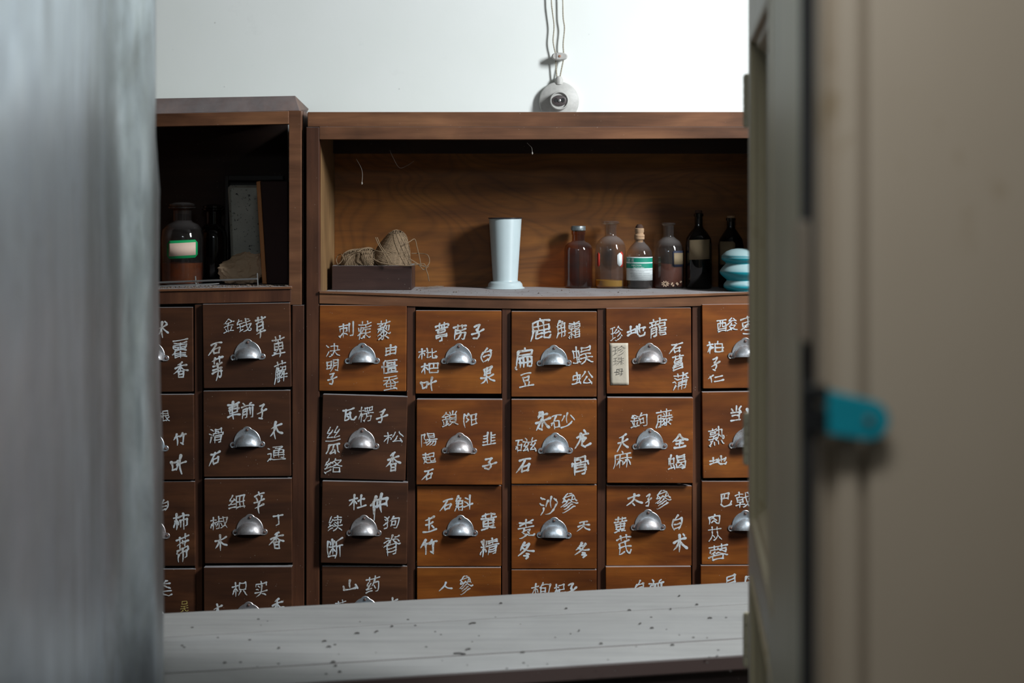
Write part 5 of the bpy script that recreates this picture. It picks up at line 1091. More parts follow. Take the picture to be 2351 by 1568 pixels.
r1, k1, H1 = bottle('glass_bottle', 'dark brown bottle capped with crumpled foil, leftmost of the row right of the vase', 'bottle', 1328, 3.215,
    [(30, 659), (32.5, 656), (32.5, 572), (30, 563), (23, 556), (17, 554), (14.5, 551), (14.5, 538), (16, 537), (16, 528), (13, 527)], M['glass_brown'])
bm = B(); lathe(bm, [(12.5 * k1, H1(530)), (12.5 * k1, H1(528)), (16.5 * k1, H1(527.5)), (17.0 * k1, H1(522)), (16.4 * k1, H1(518)), (12 * k1, H1(517)), (0.001, H1(519))], 24)
for v in bm.verts: v.co += Vector((random.Random(int(v.co.x * 1e6)).uniform(-1, 1), random.Random(int(v.co.y * 1e6)).uniform(-1, 1), 0)) * .0008
obj('foil_cap', bm, M['foil'], r1, smooth=True)
r2, k2, H2 = bottle('glass_bottle', 'round dusty clear bottle with flared lip, torn red-edged label and yellow liquid', 'bottle', 1402, 3.210,
    [(34, 659), (36, 656), (36, 578), (34, 562), (28, 551), (20, 544), (14.5, 541), (13, 538), (13.5, 520), (14.5, 514), (20, 511), (20, 507), (16, 506)], M['glass_clear'], liq=(M['liq_yellow'], 641))
bm = B(); lathe(bm, [(9 * k2, H2(536)), (11.3 * k2, H2(514)), (11.3 * k2, H2(512)), (6 * k2, H2(510)), (.001, H2(509))], 24); obj('glass_stopper', bm, M['glass_clear'], r2, smooth=True)
wrap_label(r2, k2, H2, 36, 20, 42, 578, 608, M['white_label'], cham=5)
wrap_label(r2, k2, H2, 36, 28, 47, 575, 611, M['red_ink'], name='label_border', lift=.0002, cham=5)
wrap_label(r2, k2, H2, 36, -62, -47, 576, 611, M['red_ink'], name='label_border', lift=.0002, cham=5)
r3, k3, H3 = bottle('glass_bottle', 'small bottle with cork stopper and green and white printed label', 'bottle', 1468, 3.190,
    [(28, 660), (30, 657), (30, 586), (28, 575), (21, 564), (14, 557), (11, 553), (11, 549), (12, 548), (9, 547.5)], M['glass_clear'], liq=(M['liq_black'], 640), ybase=660)
bm = B(); lathe(bm, [(8.0 * k3, H3(555)), (8.4 * k3, H3(548)), (11.5 * k3, H3(547.5)), (12 * k3, H3(543)), (10.8 * k3, H3(542)), (12 * k3, H3(541)), (11.5 * k3, H3(537)), (9.5 * k3, H3(535.5)), (9.3 * k3, H3(533)), (10.6 * k3, H3(531)), (10.6 * k3, H3(523)), (9 * k3, H3(522)), (.001, H3(522))], 24)
obj('cork_stopper', bm, M['cork'], r3, smooth=True)
bm = B(); lathe(bm, [(9.0 * k3, H3(521.8)), (8.6 * k3, H3(518)), (5 * k3, H3(513.5)), (.001, H3(513))], 12); obj('stopper_tip', bm, M['dark_cork'], r3, smooth=True)
LBL = [M['white_label'], M['green_ink']]
lab = wrap_label(r3, k3, H3, 30, -86, 74, 588, 642, LBL, rows=[(587.5, 589.5, 0), (589.5, 599.5, 1), (599.5, 602, 0), (602, 613, 1), (613, 641, 0)], nseg=30)
def on_label(root, r, H_, k, text, a0, y, size, mat, name='label_print'):
    cu = bpy.data.curves.new('t', 'FONT'); cu.body = text; cu.size = size
    o = bpy.data.objects.new('t', cu); COL.objects.link(o); bpy.context.view_layer.update()
    me = bpy.data.meshes.new_from_object(o); bpy.data.objects.remove(o); bpy.data.curves.remove(cu)
    me.materials.append(mat)
    for v in me.vertices:
        a = math.radians(a0) + v.co.x / r; v.co = Vector((r * math.sin(a), -r * math.cos(a), H_(y) + v.co.y))
    q = bpy.data.objects.new(name, me); COL.objects.link(q); q.parent = root; return q
rl = 30 * k3 + .0008
on_label(r3, rl, H3, k3, 'INJECTION', -42, 608.0, .0052, M['white_label'])
on_label(r3, rl, H3, k3, 'INJECTION 500ml', -34, 612.3, .0036, M['white_label'])
bm = B()   # three large white characters and the small print, drawn as strokes on the curved label
rg = random.Random(3)
for j, (ch, a0) in enumerate((('注', -80), ('射', -62), ('液', -44))):
    tmp = B(); glyph(tmp, ch, (0, 0, 8.0, 8.6), 0, 8.6, k3, rg, 1.0, [0], style=False)
    for v in tmp.verts:
        a = math.radians(a0) + v.co.x / rl; z = v.co.z; v.co = Vector((rl * math.sin(a), -rl * math.cos(a), H3(598.8) + z))
    me = bpy.data.meshes.new('t'); tmp.to_mesh(me); tmp.free(); bm.from_mesh(me); bpy.data.meshes.remove(me)
obj('label_print', bm, M['white_label'], r3, recalc=False)
bm = B()
for row, (y, a0, a1) in enumerate(((616, -50, 68), (620, -20, 15), (624, -48, 45), (628, -45, 68), (632, -45, 60), (637, -40, 66))):
    a = a0
    while a < a1:
        da = rg.uniform(1.5, 4); aa, ab = math.radians(a), math.radians(a + da)
        vs = [bm.verts.new((rl * math.sin(q), -rl * math.cos(q), H3(y + dy))) for q, dy in ((aa, 0), (ab, 0), (ab, 1.5), (aa, 1.5))]
        bm.faces.new(vs); a += da + rg.uniform(1, 3)
obj('label_print', bm, M['grey_ink'], r3, recalc=False)
r4, k4, H4 = bottle('glass_bottle', 'dim round bottle of reddish liquid with root slices at the bottom', 'bottle', 1535, 3.205,
    [(33, 659), (35, 656), (35, 582), (33, 565), (26, 552), (16, 545), (12.5, 541), (12, 538), (12.5, 516), (16, 513), (16, 510), (12, 509.5)], M['glass_clear'], liq=(M['liq_red'], 603))
wrap_label(r4, k4, H4, 35, 8, 75, 573, 609, M['navy_ink'], name='label_border', lift=.0002, cham=3)
wrap_label(r4, k4, H4, 35, 13, 70, 578, 604, M['tan_label'], lift=.0005)
bm = B(); rg = random.Random(9)
for i in range(9):      # petals of the root slice and a few pieces against the glass
    a = 2 * math.pi * i / 9; ang = math.radians(-19); r = 35 * k4 + .0004
    for s in (1,):
        p0 = Vector((2.2 * math.cos(a), 2.2 * math.sin(a))); p1 = Vector((9 * math.cos(a), 6.5 * math.sin(a)))
        P = []
        for t_ in (0, .5, 1):
            q = p0.lerp(p1, t_); aa = ang + q.x * k4 / r; P.append(Vector((r * math.sin(aa), -r * math.cos(aa), H4(648) + q.y * k4)))
        tube(bm, P, .0016, 6, taper=[.5, 1, .9])
for i in range(6):
    aa = math.radians(rg.uniform(2, 45)); r = 35 * k4 + .0004; z = H4(rg.uniform(645, 655)); P = Vector((r * math.sin(aa), -r * math.cos(aa), z))
    tube(bm, [P, P + Vector((.003, .0008, .004))], .002, 6)
obj('root_slices', bm, M['flower'], r4, smooth=True)
r5, k5, H5 = bottle('glass_bottle', 'tall black-looking bottle with square tan paper label', 'bottle', 1604, 3.190,
    [(28, 660), (30, 657), (30, 560), (28, 545), (20, 532), (11, 522), (9, 516), (9, 496), (11, 495), (11, 489), (8, 488)], M['glass_dark'], liq=(M['liq_black'], 560), ybase=660)
wrap_label(r5, k5, H5, 30, -53, 47, 549, 594, M['tan_label'], slant=2)
bm = B(); lathe(bm, [(7 * k5, H5(500)), (7.6 * k5, H5(488)), (9 * k5, H5(487)), (8 * k5, H5(481)), (.001, H5(480))], 16); obj('cork_stopper', bm, M['dark_cork'], r5, smooth=True)
r6, k6, H6 = bottle('glass_bottle', 'shadowed dark bottle with torn label behind the turquoise ribbed jar', 'bottle', 1678, 3.222,
    [(27, 659), (29, 656), (29, 562), (26, 548), (16, 532), (10, 524), (9, 518), (9, 506), (11, 505), (11, 500), (8, 499)], M['glass_dark'], liq=(M['liq_black'], 570), ybase=659)
wrap_label(r6, k6, H6, 29, -75, 10, 553, 606, M['tan_label'], cham=4)
bm = B(); lathe(bm, [(7 * k6, H6(508)), (7.6 * k6, H6(500)), (9 * k6, H6(499)), (9 * k6, H6(495)), (.001, H6(494))], 16); obj('cork_stopper', bm, M['cork'], r6, smooth=True)

# turquoise ribbed jar
Yj = 3.075; kj = Yj / F; zj = shelf_z(1703, Yj) + .0006
jar = thing('ribbed_jar', 'turquoise ribbed round-shouldered jar with dome top at the right end of the shelf', 'jar', ((1703 - CX) * kj, Yj, zj))
bm = B(); Hj = lambda y: (665 - y) * kj
pr = [(30, 665), (34, 663), (36, 660), (41, 656), (41, 650), (39, 646), (35, 641), (34.5, 639.5), (36, 637), (41, 633), (48, 626), (50, 621), (49, 617), (44, 610), (38, 604), (36.5, 601), (38, 598), (44, 594), (46.5, 589), (45.5, 586)]
lathe(bm, [(r * kj, Hj(y)) for r, y in catmull([Vector((r, y, 0)) for r, y in pr], 3) for r, y in [(r, y)]] if False else [(v.x * kj, Hj(v.y)) for v in catmull([Vector((r, y, 0)) for r, y in pr], 3)], 48)
obj('body', bm, M['turquoise'], jar, smooth=True, angle=60)
bm = B(); lathe(bm, [(45.8 * kj, Hj(585.8)), (46.2 * kj, Hj(584.5)), (43 * kj, Hj(580)), (35 * kj, Hj(573.5)), (24 * kj, Hj(569)), (12 * kj, Hj(566.6)), (.001, Hj(566))], 48)
obj('domed_lid', bm, M['turquoise'], jar, smooth=True, angle=60)

# twigs and crumbs on the shelf
bm = B(); rg = random.Random(12)
for a_, c_ in (((962, 658, 3.17), (1015, 654, 3.2)), ((975, 659, 3.16), (1005, 653, 3.19)), ((985, 657, 3.2), (1019, 656, 3.21))):
    p, q = U(*a_), U(*c_); p.z = shelf_z(a_[0], p.y) + .002; q.z = shelf_z(c_[0], q.y) + .004
    tube(bm, [p, p.lerp(q, .5) + Vector((0, 0, .002)), q], .0009, 5)
for px, Y in ((958, 3.12), (966, 3.10), (1042, 3.05), (1048, 3.052), (1237, 3.04), (1290, 3.1), (1420, 3.05)):
    x = (px - CX) / F * Y; z = shelf_z(px, Y); r = .0022; lathe(bm, [(.0005, 0.0002), (r, .0008), (r * .8, .002), (.0004, .0026)], 7, Matrix.Translation((x, Y, z)))
for i in range(150):
    px = rg.uniform(745, 1700); Y = rg.uniform(3.0, 3.12); x = (px - CX) / F * Y; z = shelf_z(px, Y); r = rg.uniform(.0003, .0009)
    box(bm, x - r, x + r, Y - r, Y + r, z + .0001, z + r)
tag(obj('shelf_crumbs', bm, M['debris']), 'twig bits and crumbs lying in the dust on the main shelf', 'crumbs', kind='stuff')

# ---------------------------------------------------------------- things on the left shelf
def sz2(px): return U(px, 657 + (697 - px) * SL, 2.992).z + 0.0008
def bottle2(label, px, Y, prof, m, liq, stop):
    r_, k_, H_ = bottle('stoppered_jar', label, 'jar', px, Y, prof, m, liq=liq, ybase=prof[0][1], wall=2.5)
    r_.location.z = sz2(px)
    bm = B(); lathe(bm, [(stop[0] * .8 * k_, H_(stop[2] + 18)), (stop[0] * k_, H_(stop[2] + 2)), (stop[1] * k_, H_(stop[2])), (stop[1] * k_, H_(stop[2] - 4)), (stop[1] * .6 * k_, H_(stop[2] - 8)), (.001, H_(stop[2] - 9))], 32)
    obj('stopper', bm, m, r_, smooth=True, angle=35); return r_, k_, H_
rj, kj1, Hj1 = bottle2('brown glass stoppered jar with green-bordered label on the left shelf', 419, 3.145,
    [(46, 650), (49, 646), (49, 545), (46, 525), (36, 512), (24, 507), (21, 503), (21, 480), (24, 477), (32, 475), (32, 472), (20, 471)], M['glass_brown'], (M['liq_amber'], 600), (19, 30, 470))
wrap_label(rj, kj1, Hj1, 49, -30, 57, 549, 590, M['green_border'], name='label_border', lift=.0003, cham=7, slant=3)
wrap_label(rj, kj1, Hj1, 49, -23, 50, 555, 584, M['pink_label'], lift=.0007, slant=3)
bottle2('dark stoppered jar half hidden behind the green-labelled jar', 490, 3.211,
    [(32, 646), (34, 642), (34, 545), (31, 528), (22, 516), (18, 512), (18, 484), (26, 480), (26, 477), (16, 476)], M['glass_dark'], (M['liq_black'], 600), (15, 24, 475))
# tin tray leaning on the back, in a black frame
fb = thing('framed_panel', 'black framed panel with spotted grey tin face leaning at the back of left shelf', 'panel', U(590, 530, 3.20))
Of = fb.location.copy()
def leanbox(bm, x0, y0, x1, y1, Y0, Y1, top_shift, mi=0):
    v = box(bm, *(lambda a, c: (a.x, c.x, Y0, Y1, a.z, c.z))(U(x0, y1, Y0), U(x1, y0, Y0)))
    zmin = min(q.co.z for q in v); zmax = max(q.co.z for q in v)
    for q in v:
        q.co.x += top_shift * (q.co.z - zmin) / (zmax - zmin)
    return v
bm = B()
for r_ in ((516, 402, 524, 645), (524, 402, 650, 414), (524, 632, 650, 645)): leanbox(bm, *r_, 3.205, 3.235, 0)
leanbox(bm, 522, 412, 652, 640, 3.228, 3.24, 0)
for v in bm.verts: v.co -= Of
obj('frame', bm, M['frame_black'], fb, bevel=.002)
bm = B(); P = []
def rr(x0, y0, x1, y1, rad, n=6):
    out = []
    for cx_, cy_, a0 in ((x1 - rad, y0 + rad, -90), (x1 - rad, y1 - rad, 0), (x0 + rad, y1 - rad, 90), (x0 + rad, y0 + rad, 180)):
        for i in range(n + 1):
            a = math.radians(a0 + 90 * i / n); out.append((cx_ + rad * math.cos(a), cy_ + rad * math.sin(a)))
    return out
for Yq, ins_ in ((3.226, 0), (3.205, 0), (3.202, 2.5), (3.208, 6)):
    P.append([bm.verts.new(U(x + (600 - y) * -.045 + (3 if False else 0), y, Yq) - Of) for x, y in rr(531 + ins_, 425 + ins_, 640 - ins_, 612 - ins_, 9)])
for a_, c_ in zip(P, P[1:]):
    for i in range(len(a_)): bm.faces.new((a_[i], a_[(i + 1) % len(a_)], c_[(i + 1) % len(a_)], c_[i]))
bm.faces.new(P[-1])
obj('tin_face', bm, M['tin'], fb, smooth=True, angle=30)
# red-brown case leaning
cs = thing('flat_case', 'dark red-brown flat case with orange edge leaning at the right of left shelf', 'case', U(628, 650, 3.10))
Oq = cs.location.copy()
def quadbox(P4, Y0, dY):
    bm = B(); a_ = [bm.verts.new(U(x, y, Y0) - Oq) for x, y in P4]; c_ = [bm.verts.new(U(x, y, Y0) - Oq + Vector((0, dY, 0))) for x, y in P4]
    bm.faces.new(a_); bm.faces.new(c_[::-1])
    for i in range(4): bm.faces.new((a_[i], c_[i], c_[(i + 1) % 4], a_[(i + 1) % 4]))
    return bm
zcase = 652
obj('edge_board', quadbox([(588, 417), (597, 415), (612, zcase), (602, zcase)], 3.085, .10), M['case_edge'], cs, bevel=.002)
obj('cover_board', quadbox([(597.6, 416), (660, 416), (662, zcase), (612.6, zcase)], 3.087, .098), M['case_red'], cs, bevel=.002)
# crumpled paper bag
rg = random.Random(8); bm = B()
bmesh.ops.create_icosphere(bm, subdivisions=5, radius=1.0)
from mathutils import noise as mnoise
for v in bm.verts:
    p = v.co.copy(); 
    d = 1 + 0.14 * mnoise.noise(p * 1.7 + Vector((3, 1, 4))) - 0.30 * abs(mnoise.noise(p * 2.0)) + .16 * abs(mnoise.noise(p * 3.7)) - .07 * abs(mnoise.noise(p * 8))
    p *= d
    s = Vector((0.058, 0.026, 0.043)); q = Vector((p.x * s.x, p.y * s.y, p.z * s.z))
    q.z *= 0.45 + 0.85 * (p.x + 1) / 2 if q.z > 0 else 1.0
    q.z = max(q.z, -0.036); v.co = q
bag = obj('paper_bag', bm, M['paper'], smooth=True, angle=30)
tag(bag, 'crumpled brown paper bag lying in front of the framed panel', 'bag')
Y_ = 3.125; bag.location = U(556, 607, Y_); bag.location.z = sz2(556) + .0362
# wire rack rods
rk = thing('wire_rack', 'thin steel wire rack lying along the front of the left shelf', 'rack', U(470, 650, 3.03))
Ow = rk.location.copy()
bm = B(); tube(bm, [U(300, 651, 3.035) - Ow, U(590, 640, 3.035) - Ow], .0022, 8); obj('upper_rod', bm, M['steel'], rk, smooth=True)
bm = B(); tube(bm, [U(300, 660, 3.02) - Ow, U(485, 652.5, 3.02) - Ow, U(503, 651, 3.03) - Ow], .0019, 8, taper=[1, 1, .5]); obj('lower_rod', bm, M['steel'], rk, smooth=True)
for px, ya, yb_ in ((591, 627, 656), (449, 634, 656)):
    bm = B(); tube(bm, [U(px - .5, ya, 3.037) - Ow, U(px + 1, yb_, 3.037) - Ow], .0016, 8); obj('upright_pin', bm, M['steel'], rk, smooth=True)
bm = B()
for j in range(3): tube(bm, [U(443 + j * 4, 644, 3.03) - Ow, U(449 + j * 3, 650, 3.018) - Ow, U(452 + j * 2, 658, 3.02) - Ow], .0007, 5)
obj('binding_wire', bm, M['steel'], rk)
bm = B()
for i in range(260):
    px = rg.uniform(365, 660); Y = rg.uniform(2.995, 3.06); x = (px - CX) / F * Y; z = sz2(px) - .0004; r = rg.uniform(.0006, .0022)
    lathe(bm, [(.0003, 0), (r, r * .3), (r * .7, r), (.0003, r * 1.2)], 5, Matrix.Translation((x, Y, z)) @ Matrix.Rotation(rg.uniform(0, 6), 4, 'Z') @ Matrix.Diagonal((rg.uniform(.6, 2.5), 1, 1, 1)))
tag(obj('shelf_debris', bm, M['debris']), 'dry leaf crumbs heaped along the front edge of the left shelf', 'crumbs', kind='stuff')

# ---------------------------------------------------------------- on the wall: cable, cleat, round switch
sw = thing('wall_switch', 'round white porcelain wall switch with blackened centre above the cabinet', 'switch', U(1283, 234, YW))
Os = sw.location.copy(); ks = YW / F
RX = Matrix.Rotation(math.pi / 2, 4, 'X')
bm = B(); lathe(bm, [(46 * ks, 0), (46 * ks, .010), (44 * ks, .016), (40 * ks, .018), (30 * ks, .022), (22 * ks, .024), (0.001, .024)], 48, RX, cap0=True)
obj('base_plate', bm, M['porcelain'], sw, smooth=True, angle=40)
bm = B(); lathe(bm, [(21.5 * ks, .0242), (21.5 * ks, .040), (20 * ks, .043), (18.5 * ks, .043), (18 * ks, .038), (.001, .038)], 40, RX)
o = obj('boss', bm, M['porcelain'], sw, smooth=True, angle=40)
bm = B(); lathe(bm, [(17 * ks, .0382), (17 * ks, .0405), (15 * ks, .0415), (.001, .0415)], 32, RX @ Matrix.Diagonal((1, .72, 1, 1))); obj('contact_block', bm, M['porcelain_dark'], sw, smooth=True)
for s in (-1, 1):
    bm = B(); lathe(bm, [(4.2 * ks, .0417), (4.2 * ks, .0422), (.001, .0422)], 16, Matrix.Translation((s * 8 * ks, 0, .001)) @ RX @ Matrix.Diagonal((1, 1.2, 1, 1))); obj('socket_hole', bm, M['black'], sw)
bm = B(); lathe(bm, [(3.4 * ks, .0417), (3.4 * ks, .0435), (2 * ks, .0445), (.0005, .0445)], 16, RX); obj('screw', bm, M['steel'], sw, smooth=True)
bm = B(); lathe(bm, [(9 * ks, -.006), (10 * ks, .006), (6 * ks, .014), (.001, .016)], 20, Matrix.Translation((0, -.012, 44 * ks)) ); obj('cable_entry', bm, M['porcelain'], sw, smooth=True)
cl = thing('cable_cleat', 'small white porcelain cable cleat with rusty nail above the round switch', 'cleat', U(1284, 132, YW - .001))
Ocl = cl.location.copy()
def capsule(hw, hh, y0, y1):
    bm = B(); N = 32; rings = []
    for y, s in ((y0, 1), (y1 + .003, 1), (y1, .86)):
        ring = []
        for i in range(N):
            a = 2 * math.pi * i / N; ex_ = .85
            cx_ = math.copysign(abs(math.cos(a)) ** ex_, math.cos(a)); sy_ = math.copysign(abs(math.sin(a)) ** .6, math.sin(a))
            ring.append(bm.verts.new((hw * s * cx_ * (1 - .12 * abs(sy_)), y, hh * s * sy_)))
        rings.append(ring)
    for a, c in zip(rings, rings[1:]):
        for i in range(N): bm.faces.new((a[i], a[(i + 1) % N], c[(i + 1) % N], c[i]))
    bm.faces.new(rings[0]); bm.faces.new(rings[-1]); return bm
obj('lower_block', capsule(15 * ks, 7.5 * ks, 0, -.0105), M['porcelain'], cl, smooth=True)
obj('upper_block', capsule(18.5 * ks, 8.5 * ks, -.0155, -.029), M['porcelain'], cl, smooth=True)
bm = B(); box(bm, -8.6 * ks, -7.6 * ks, -.0294, -.0289, -7 * ks, 7 * ks); obj('groove', bm, M['porcelain_dark'], cl)
bm = B(); lathe(bm, [(3 * ks, .0288), (3 * ks, .0300), (.0005, .0310)], 14, RX); obj('nail', bm, M['copper'], cl, smooth=True)
Yc = YW - .0135
bm = B()
def twisted(pts, r=.0018):
    C = catmull([U(*p) for p in pts], 10)
    for s in (0, math.pi):
        acc = 0; out = []
        for i, c in enumerate(C):
            if i: acc += (C[i] - C[i - 1]).length
            a = acc * 520 + s; out.append(c + Vector((math.cos(a), math.sin(a), 0)) * r * .35)
        tube(bm, out, r * .75, 6)
twisted([(1264, -90, Yc), (1266, 0, Yc), (1268, 25, Yc), (1272, 60, Yc), (1270, 95, Yc), (1275, 122, Yc), (1276, 133, Yc), (1276, 145, Yc), (1278, 170, Yc), (1280, 190, YW - .014)])
tag(obj('cable', bm, M['cable'], smooth=True), 'thin twisted grey cable, left strand running down to the round switch', 'cable', 'cables above the switch')
bm = B()
twisted([(1290, -90, Yc), (1292, 0, Yc), (1293, 40, Yc), (1296, 65, Yc), (1293, 100, Yc), (1294, 122, Yc), (1294, 133, Yc), (1292, 145, Yc), (1288, 165, Yc), (1283, 190, YW - .014)])
tag(obj('cable', bm, M['cable'], smooth=True), 'thin twisted grey cable, right strand running down to the round switch', 'cable', 'cables above the switch')

# ---------------------------------------------------------------- right: folding shutter leaf, seen almost edge-on
P0 = Vector((.3526, 1.95, 0)); P1 = Vector((.270, 1.30, 0))
u = (P1 - P0); Lf = u.length; u.normalize(); nrm = Vector((-1, u.x / u.y, 0)).normalized()
if nrm.x > 0: nrm = -nrm
nrm = Vector((-u.y, u.x, 0)); nrm = nrm if nrm.x < 0 else -nrm
FM = Matrix(((u.x, nrm.x, 0, P0.x), (u.y, nrm.y, 0, P0.y), (0, 0, 1, 0), (0, 0, 0, 1)))
dr = bpy.data.objects.new('door_1', None); COL.objects.link(dr); dr['kind'] = 'structure'
dr['label'] = 'folding door leaf with sunk panels and three hinges at its far edge'
zt_, zb2 = 2.45, 0.02
ST = 0.105
bm = B(); box(bm, 0, Lf, -.038, -.018, zb2, zt_, FM)
box(bm, 0, ST, -.0179, 0, zb2, zt_, FM); box(bm, Lf - ST, Lf, -.0179, 0, zb2, zt_, FM)
rails = [(zt_ - .12, zt_), (1.845, 2.0), (1.085, 1.155), (0.02, .2)]
for a_, c_ in rails: box(bm, ST + .0001, Lf - ST - .0001, -.0179, 0, a_, c_, FM)
obj('leaf_frame', bm, M['shutter'], dr, bevel=.0015)
def mould(bm, u0, u1, z0, z1):
    prof = [(0, .000), (.004, .004), (.010, .003), (.014, -.004), (.020, -.006), (.026, -.0125), (.032, -.0179)]
    rings = []
    for d_, h_ in prof:
        rings.append([bm.verts.new(FM @ Vector(p)) for p in ((u0 + d_, h_, z0 + d_), (u1 - d_, h_, z0 + d_), (u1 - d_, h_, z1 - d_), (u0 + d_, h_, z1 - d_))])
    for a_, c_ in zip(rings, rings[1:]):
        for i in range(4): bm.faces.new((a_[i], a_[(i + 1) % 4], c_[(i + 1) % 4], c_[i]))
for z0, z1 in ((2.0, zt_ - .12), (1.155, 1.845), (.2, 1.085)):
    bm = B(); mould(bm, ST, Lf - ST, z0, z1); obj('panel_moulding', bm, M['moulding'], dr)
for ya, yb_ in ((172, 290), (952, 1066), (1413, 1531)):
    za, zc = U(0, ya, 1.95).z, U(0, yb_, 1.95).z
    bm = B(); seg = (za - zc) / 5
    for i in range(5):
        lathe(bm, [(.0058, zc + seg * i + .0006), (.0058, zc + seg * (i + 1) - .0006)], 18, Matrix.Translation((P0.x - .001, P0.y + .0065, 0)))
    lathe(bm, [(.0040, zc - .002), (.0040, za + .002)], 14, Matrix.Translation((P0.x - .001, P0.y + .0065, 0)))
    obj('hinge', bm, M['hinge'], dr, smooth=True)

# nearer door: edge of one leaf and the moulded face of the other with its hasp
d2 = bpy.data.objects.new('door_2', None); COL.objects.link(d2); d2['kind'] = 'structure'
d2['label'] = 'near blurred beige double door with dark gap and teal hasp'
YB = 0.95
a_ = Vector(((1763 - CX) / F * 1.50, 1.50, 0)); c_ = Vector(((1843 - CX) / F * 1.0, 1.0, 0)); x1 = (1841 - CX) / F * YB
bm = B(); q4 = [a_, c_, c_ + Vector((.034, 0, 0)), a_ + Vector((.034, 0, 0))]
lo_ = [bm.verts.new((q.x, q.y, .02)) for q in q4]; hi_ = [bm.verts.new((q.x, q.y, 2.45)) for q in q4]
bm.faces.new(lo_); bm.faces.new(hi_)
for i in range(4): bm.faces.new((lo_[i], lo_[(i + 1) % 4], hi_[(i + 1) % 4], hi_[i]))
obj('leaf_side', bm, M['jamb'], d2, bevel=.002)
Yc2 = 0.90
X = lambda px, Y=Yc2: (px - CX) / F * Y
# moulded profile swept vertically
prof = [(1882, .014), (1883, .006), (1886, .001), (1891, .001), (1897, .007), (1905, .010), (1916, .010), (1924, .005), (1934, .003), (1950, .004), (1962, .002), (1972, .002), (1980, .010), (1988, .010), (1996, .001), (2010, 0.0), (3100, 0.0)]
bm = B(); lo = []; hi = []
for px, dd in prof:
    lo.append(bm.verts.new((X(px), Yc2 + dd, .02))); hi.append(bm.verts.new((X(px), Yc2 + dd, 2.45)))
lo2 = [bm.verts.new((X(1890), Yc2 + .024, .02)), bm.verts.new((X(3100), Yc2 + .045, .02))]; hi2 = [bm.verts.new((X(1890), Yc2 + .024, 2.45)), bm.verts.new((X(3100), Yc2 + .045, 2.45))]
for i in range(len(lo) - 1): bm.faces.new((lo[i], lo[i + 1], hi[i + 1], hi[i]))
bm.faces.new((lo[0], hi[0], hi2[0], lo2[0])); bm.faces.new((lo[-1], hi[-1], hi2[1], lo2[1])); bm.faces.new((lo2[0], lo2[1], hi2[1], hi2[0]))
bm.faces.new(lo + lo2[::-1]); bm.faces.new(hi + hi2[::-1])
obj('leaf_face', bm, M['leaf'], d2, smooth=True, angle=60)
bm = B(); box(bm, X(1846, .985), X(1915, .985), .975, .998, .02, 2.45); obj('gap_shade', bm, M['gap_dark'], d2)  # near-black strip added for the shade in the gap between the leaves
# filler block across part of the gap
za, zc = U(0, 508, .93).z, U(0, 788, .93).z
bm = B(); box(bm, x1 + .0002, X(1881.5), .930, .974, zc, za); obj('gap_filler', bm, M['leaf'], d2, bevel=.002)
# hasp
hp = B(); Yh = .885; kh = Yh / F; N = 14
def hp2(x, y): # local pixels, rotated 11 degrees
    a = math.radians(11); return (1897 + x * math.cos(a) - y * math.sin(a), 946 + x * math.sin(a) + y * math.cos(a))
outl = [(-4, -50), (100, -46)] + [(100 + 48 * math.sin(math.radians(t_)), -46 * math.cos(math.radians(t_))) for t_ in range(15, 180, 15)] + [(100, 46), (-4, 50)]
hole = [(102 + 9 * math.cos(2 * math.pi * i / 16), 9 * math.sin(2 * math.pi * i / 16)) for i in range(16)]
fr_v = [hp.verts.new(U(*hp2(*p), Yh)) for p in outl]; bk_v = [hp.verts.new(U(*hp2(*p), Yh) + Vector((0, .003, 0))) for p in outl]
hp.faces.new(fr_v); hp.faces.new(bk_v[::-1])
for i in range(len(outl)): hp.faces.new((fr_v[i], fr_v[(i + 1) % len(outl)], bk_v[(i + 1) % len(outl)], bk_v[i]))
obj('hasp', hp, M['teal'], d2, bevel=.001)
bm = B(); c_ = U(*hp2(100, 0), Yh - .0004)
lathe(bm, [(10 * kh, 0), (10 * kh, .0012), (5 * kh, .002)], 16, Matrix.Translation(c_) @ RX); obj('hasp_hole', bm, simple('hasp_hole_dark', (.07, .06, .05), .7), d2, smooth=True)  # dark disc laid on the plate for the shaded hole in the hasp
bm = B()
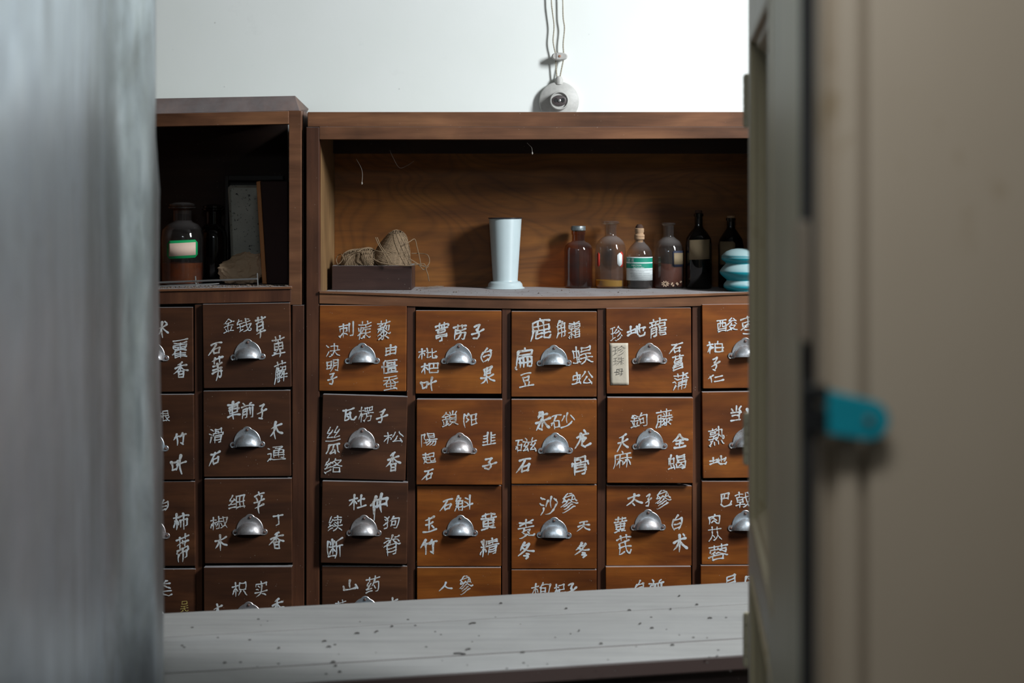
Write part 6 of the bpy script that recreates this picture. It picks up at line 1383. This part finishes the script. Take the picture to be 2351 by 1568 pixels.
for ya, yb_ in ((886, 918), (938, 990)):
    a_, c_ = U(1862, ya, .888), U(1862, yb_, .888)
    lathe(bm, [(.0088, c_.z), (.0088, a_.z)], 20, Matrix.Translation((a_.x + .003, .8885, 0)))
a_, c_ = U(1848, 900, .888), U(1870, 1010, .888)
lathe(bm, [(.0045, c_.z), (.0045, a_.z)], 16, Matrix.Translation((a_.x + .004, .889, 0)))
obj('hasp_staple', bm, M['iron'], d2, smooth=True)

# ---------------------------------------------------------------- left: dented galvanised sheet door edge
sh = B(); 
path = [(357, 1.985), (361, 1.965), (360, 1.945), (350, 1.90), (330, 1.87), (300, 1.84), (265, 1.80), (238, 1.73), (215, 1.62), (180, 1.46), (150, 1.33), (110, 1.22), (60, 1.11), (0, 1.02), (-80, .93), (-200, .82), (-420, .70)]
P = catmull([Vector(((px - CX) / F * Y, Y, 0)) for px, Y in path], 4)
def edge_dx(py):
    K = [(-200, -8), (0, -9), (180, -9), (290, -9), (320, -8), (435, 3), (470, 2), (700, 1), (900, 4), (1050, 11), (1150, 10), (1300, 13), (1568, 14), (2600, 16)]
    for (a, x), (c, y) in zip(K, K[1:]):
        if py <= c: return x + (y - x) * (py - a) / (c - a)
    return K[-1][1]
nz = 150; G = []
for j in range(nz + 1):
    z = 0.03 + 2.35 * j / nz; row = []
    py = HZ + (CAMZ - z) / 1.965 * F
    for i, p in enumerate(P):
        s = i / (len(P) - 1)
        w_ = max(0, 1 - s * 2.2)
        dx = edge_dx(py) / F * 1.965 * w_
        dent = .0035 * mnoise.noise(Vector((s * 9, 0, z * 2.3))) + .0016 * mnoise.noise(Vector((s * 25, 3, z * 7)))
        dent *= min(1, s * 6)
        row.append(sh.verts.new((p.x + dx + dent, p.y + dent * .4, z)))
    G.append(row)
for j in range(nz):
    for i in range(len(P) - 1): sh.faces.new((G[j][i], G[j][i + 1], G[j + 1][i + 1], G[j + 1][i]))
o = obj('metal_sheet_door', sh, M['sheet'], smooth=True, angle=80)
sm = o.modifiers.new('thickness', 'SOLIDIFY'); sm.thickness = 0.004; sm.offset = 0
tag(o, 'blurred dented grey galvanised metal door edge filling the left of the view', 'metal door')
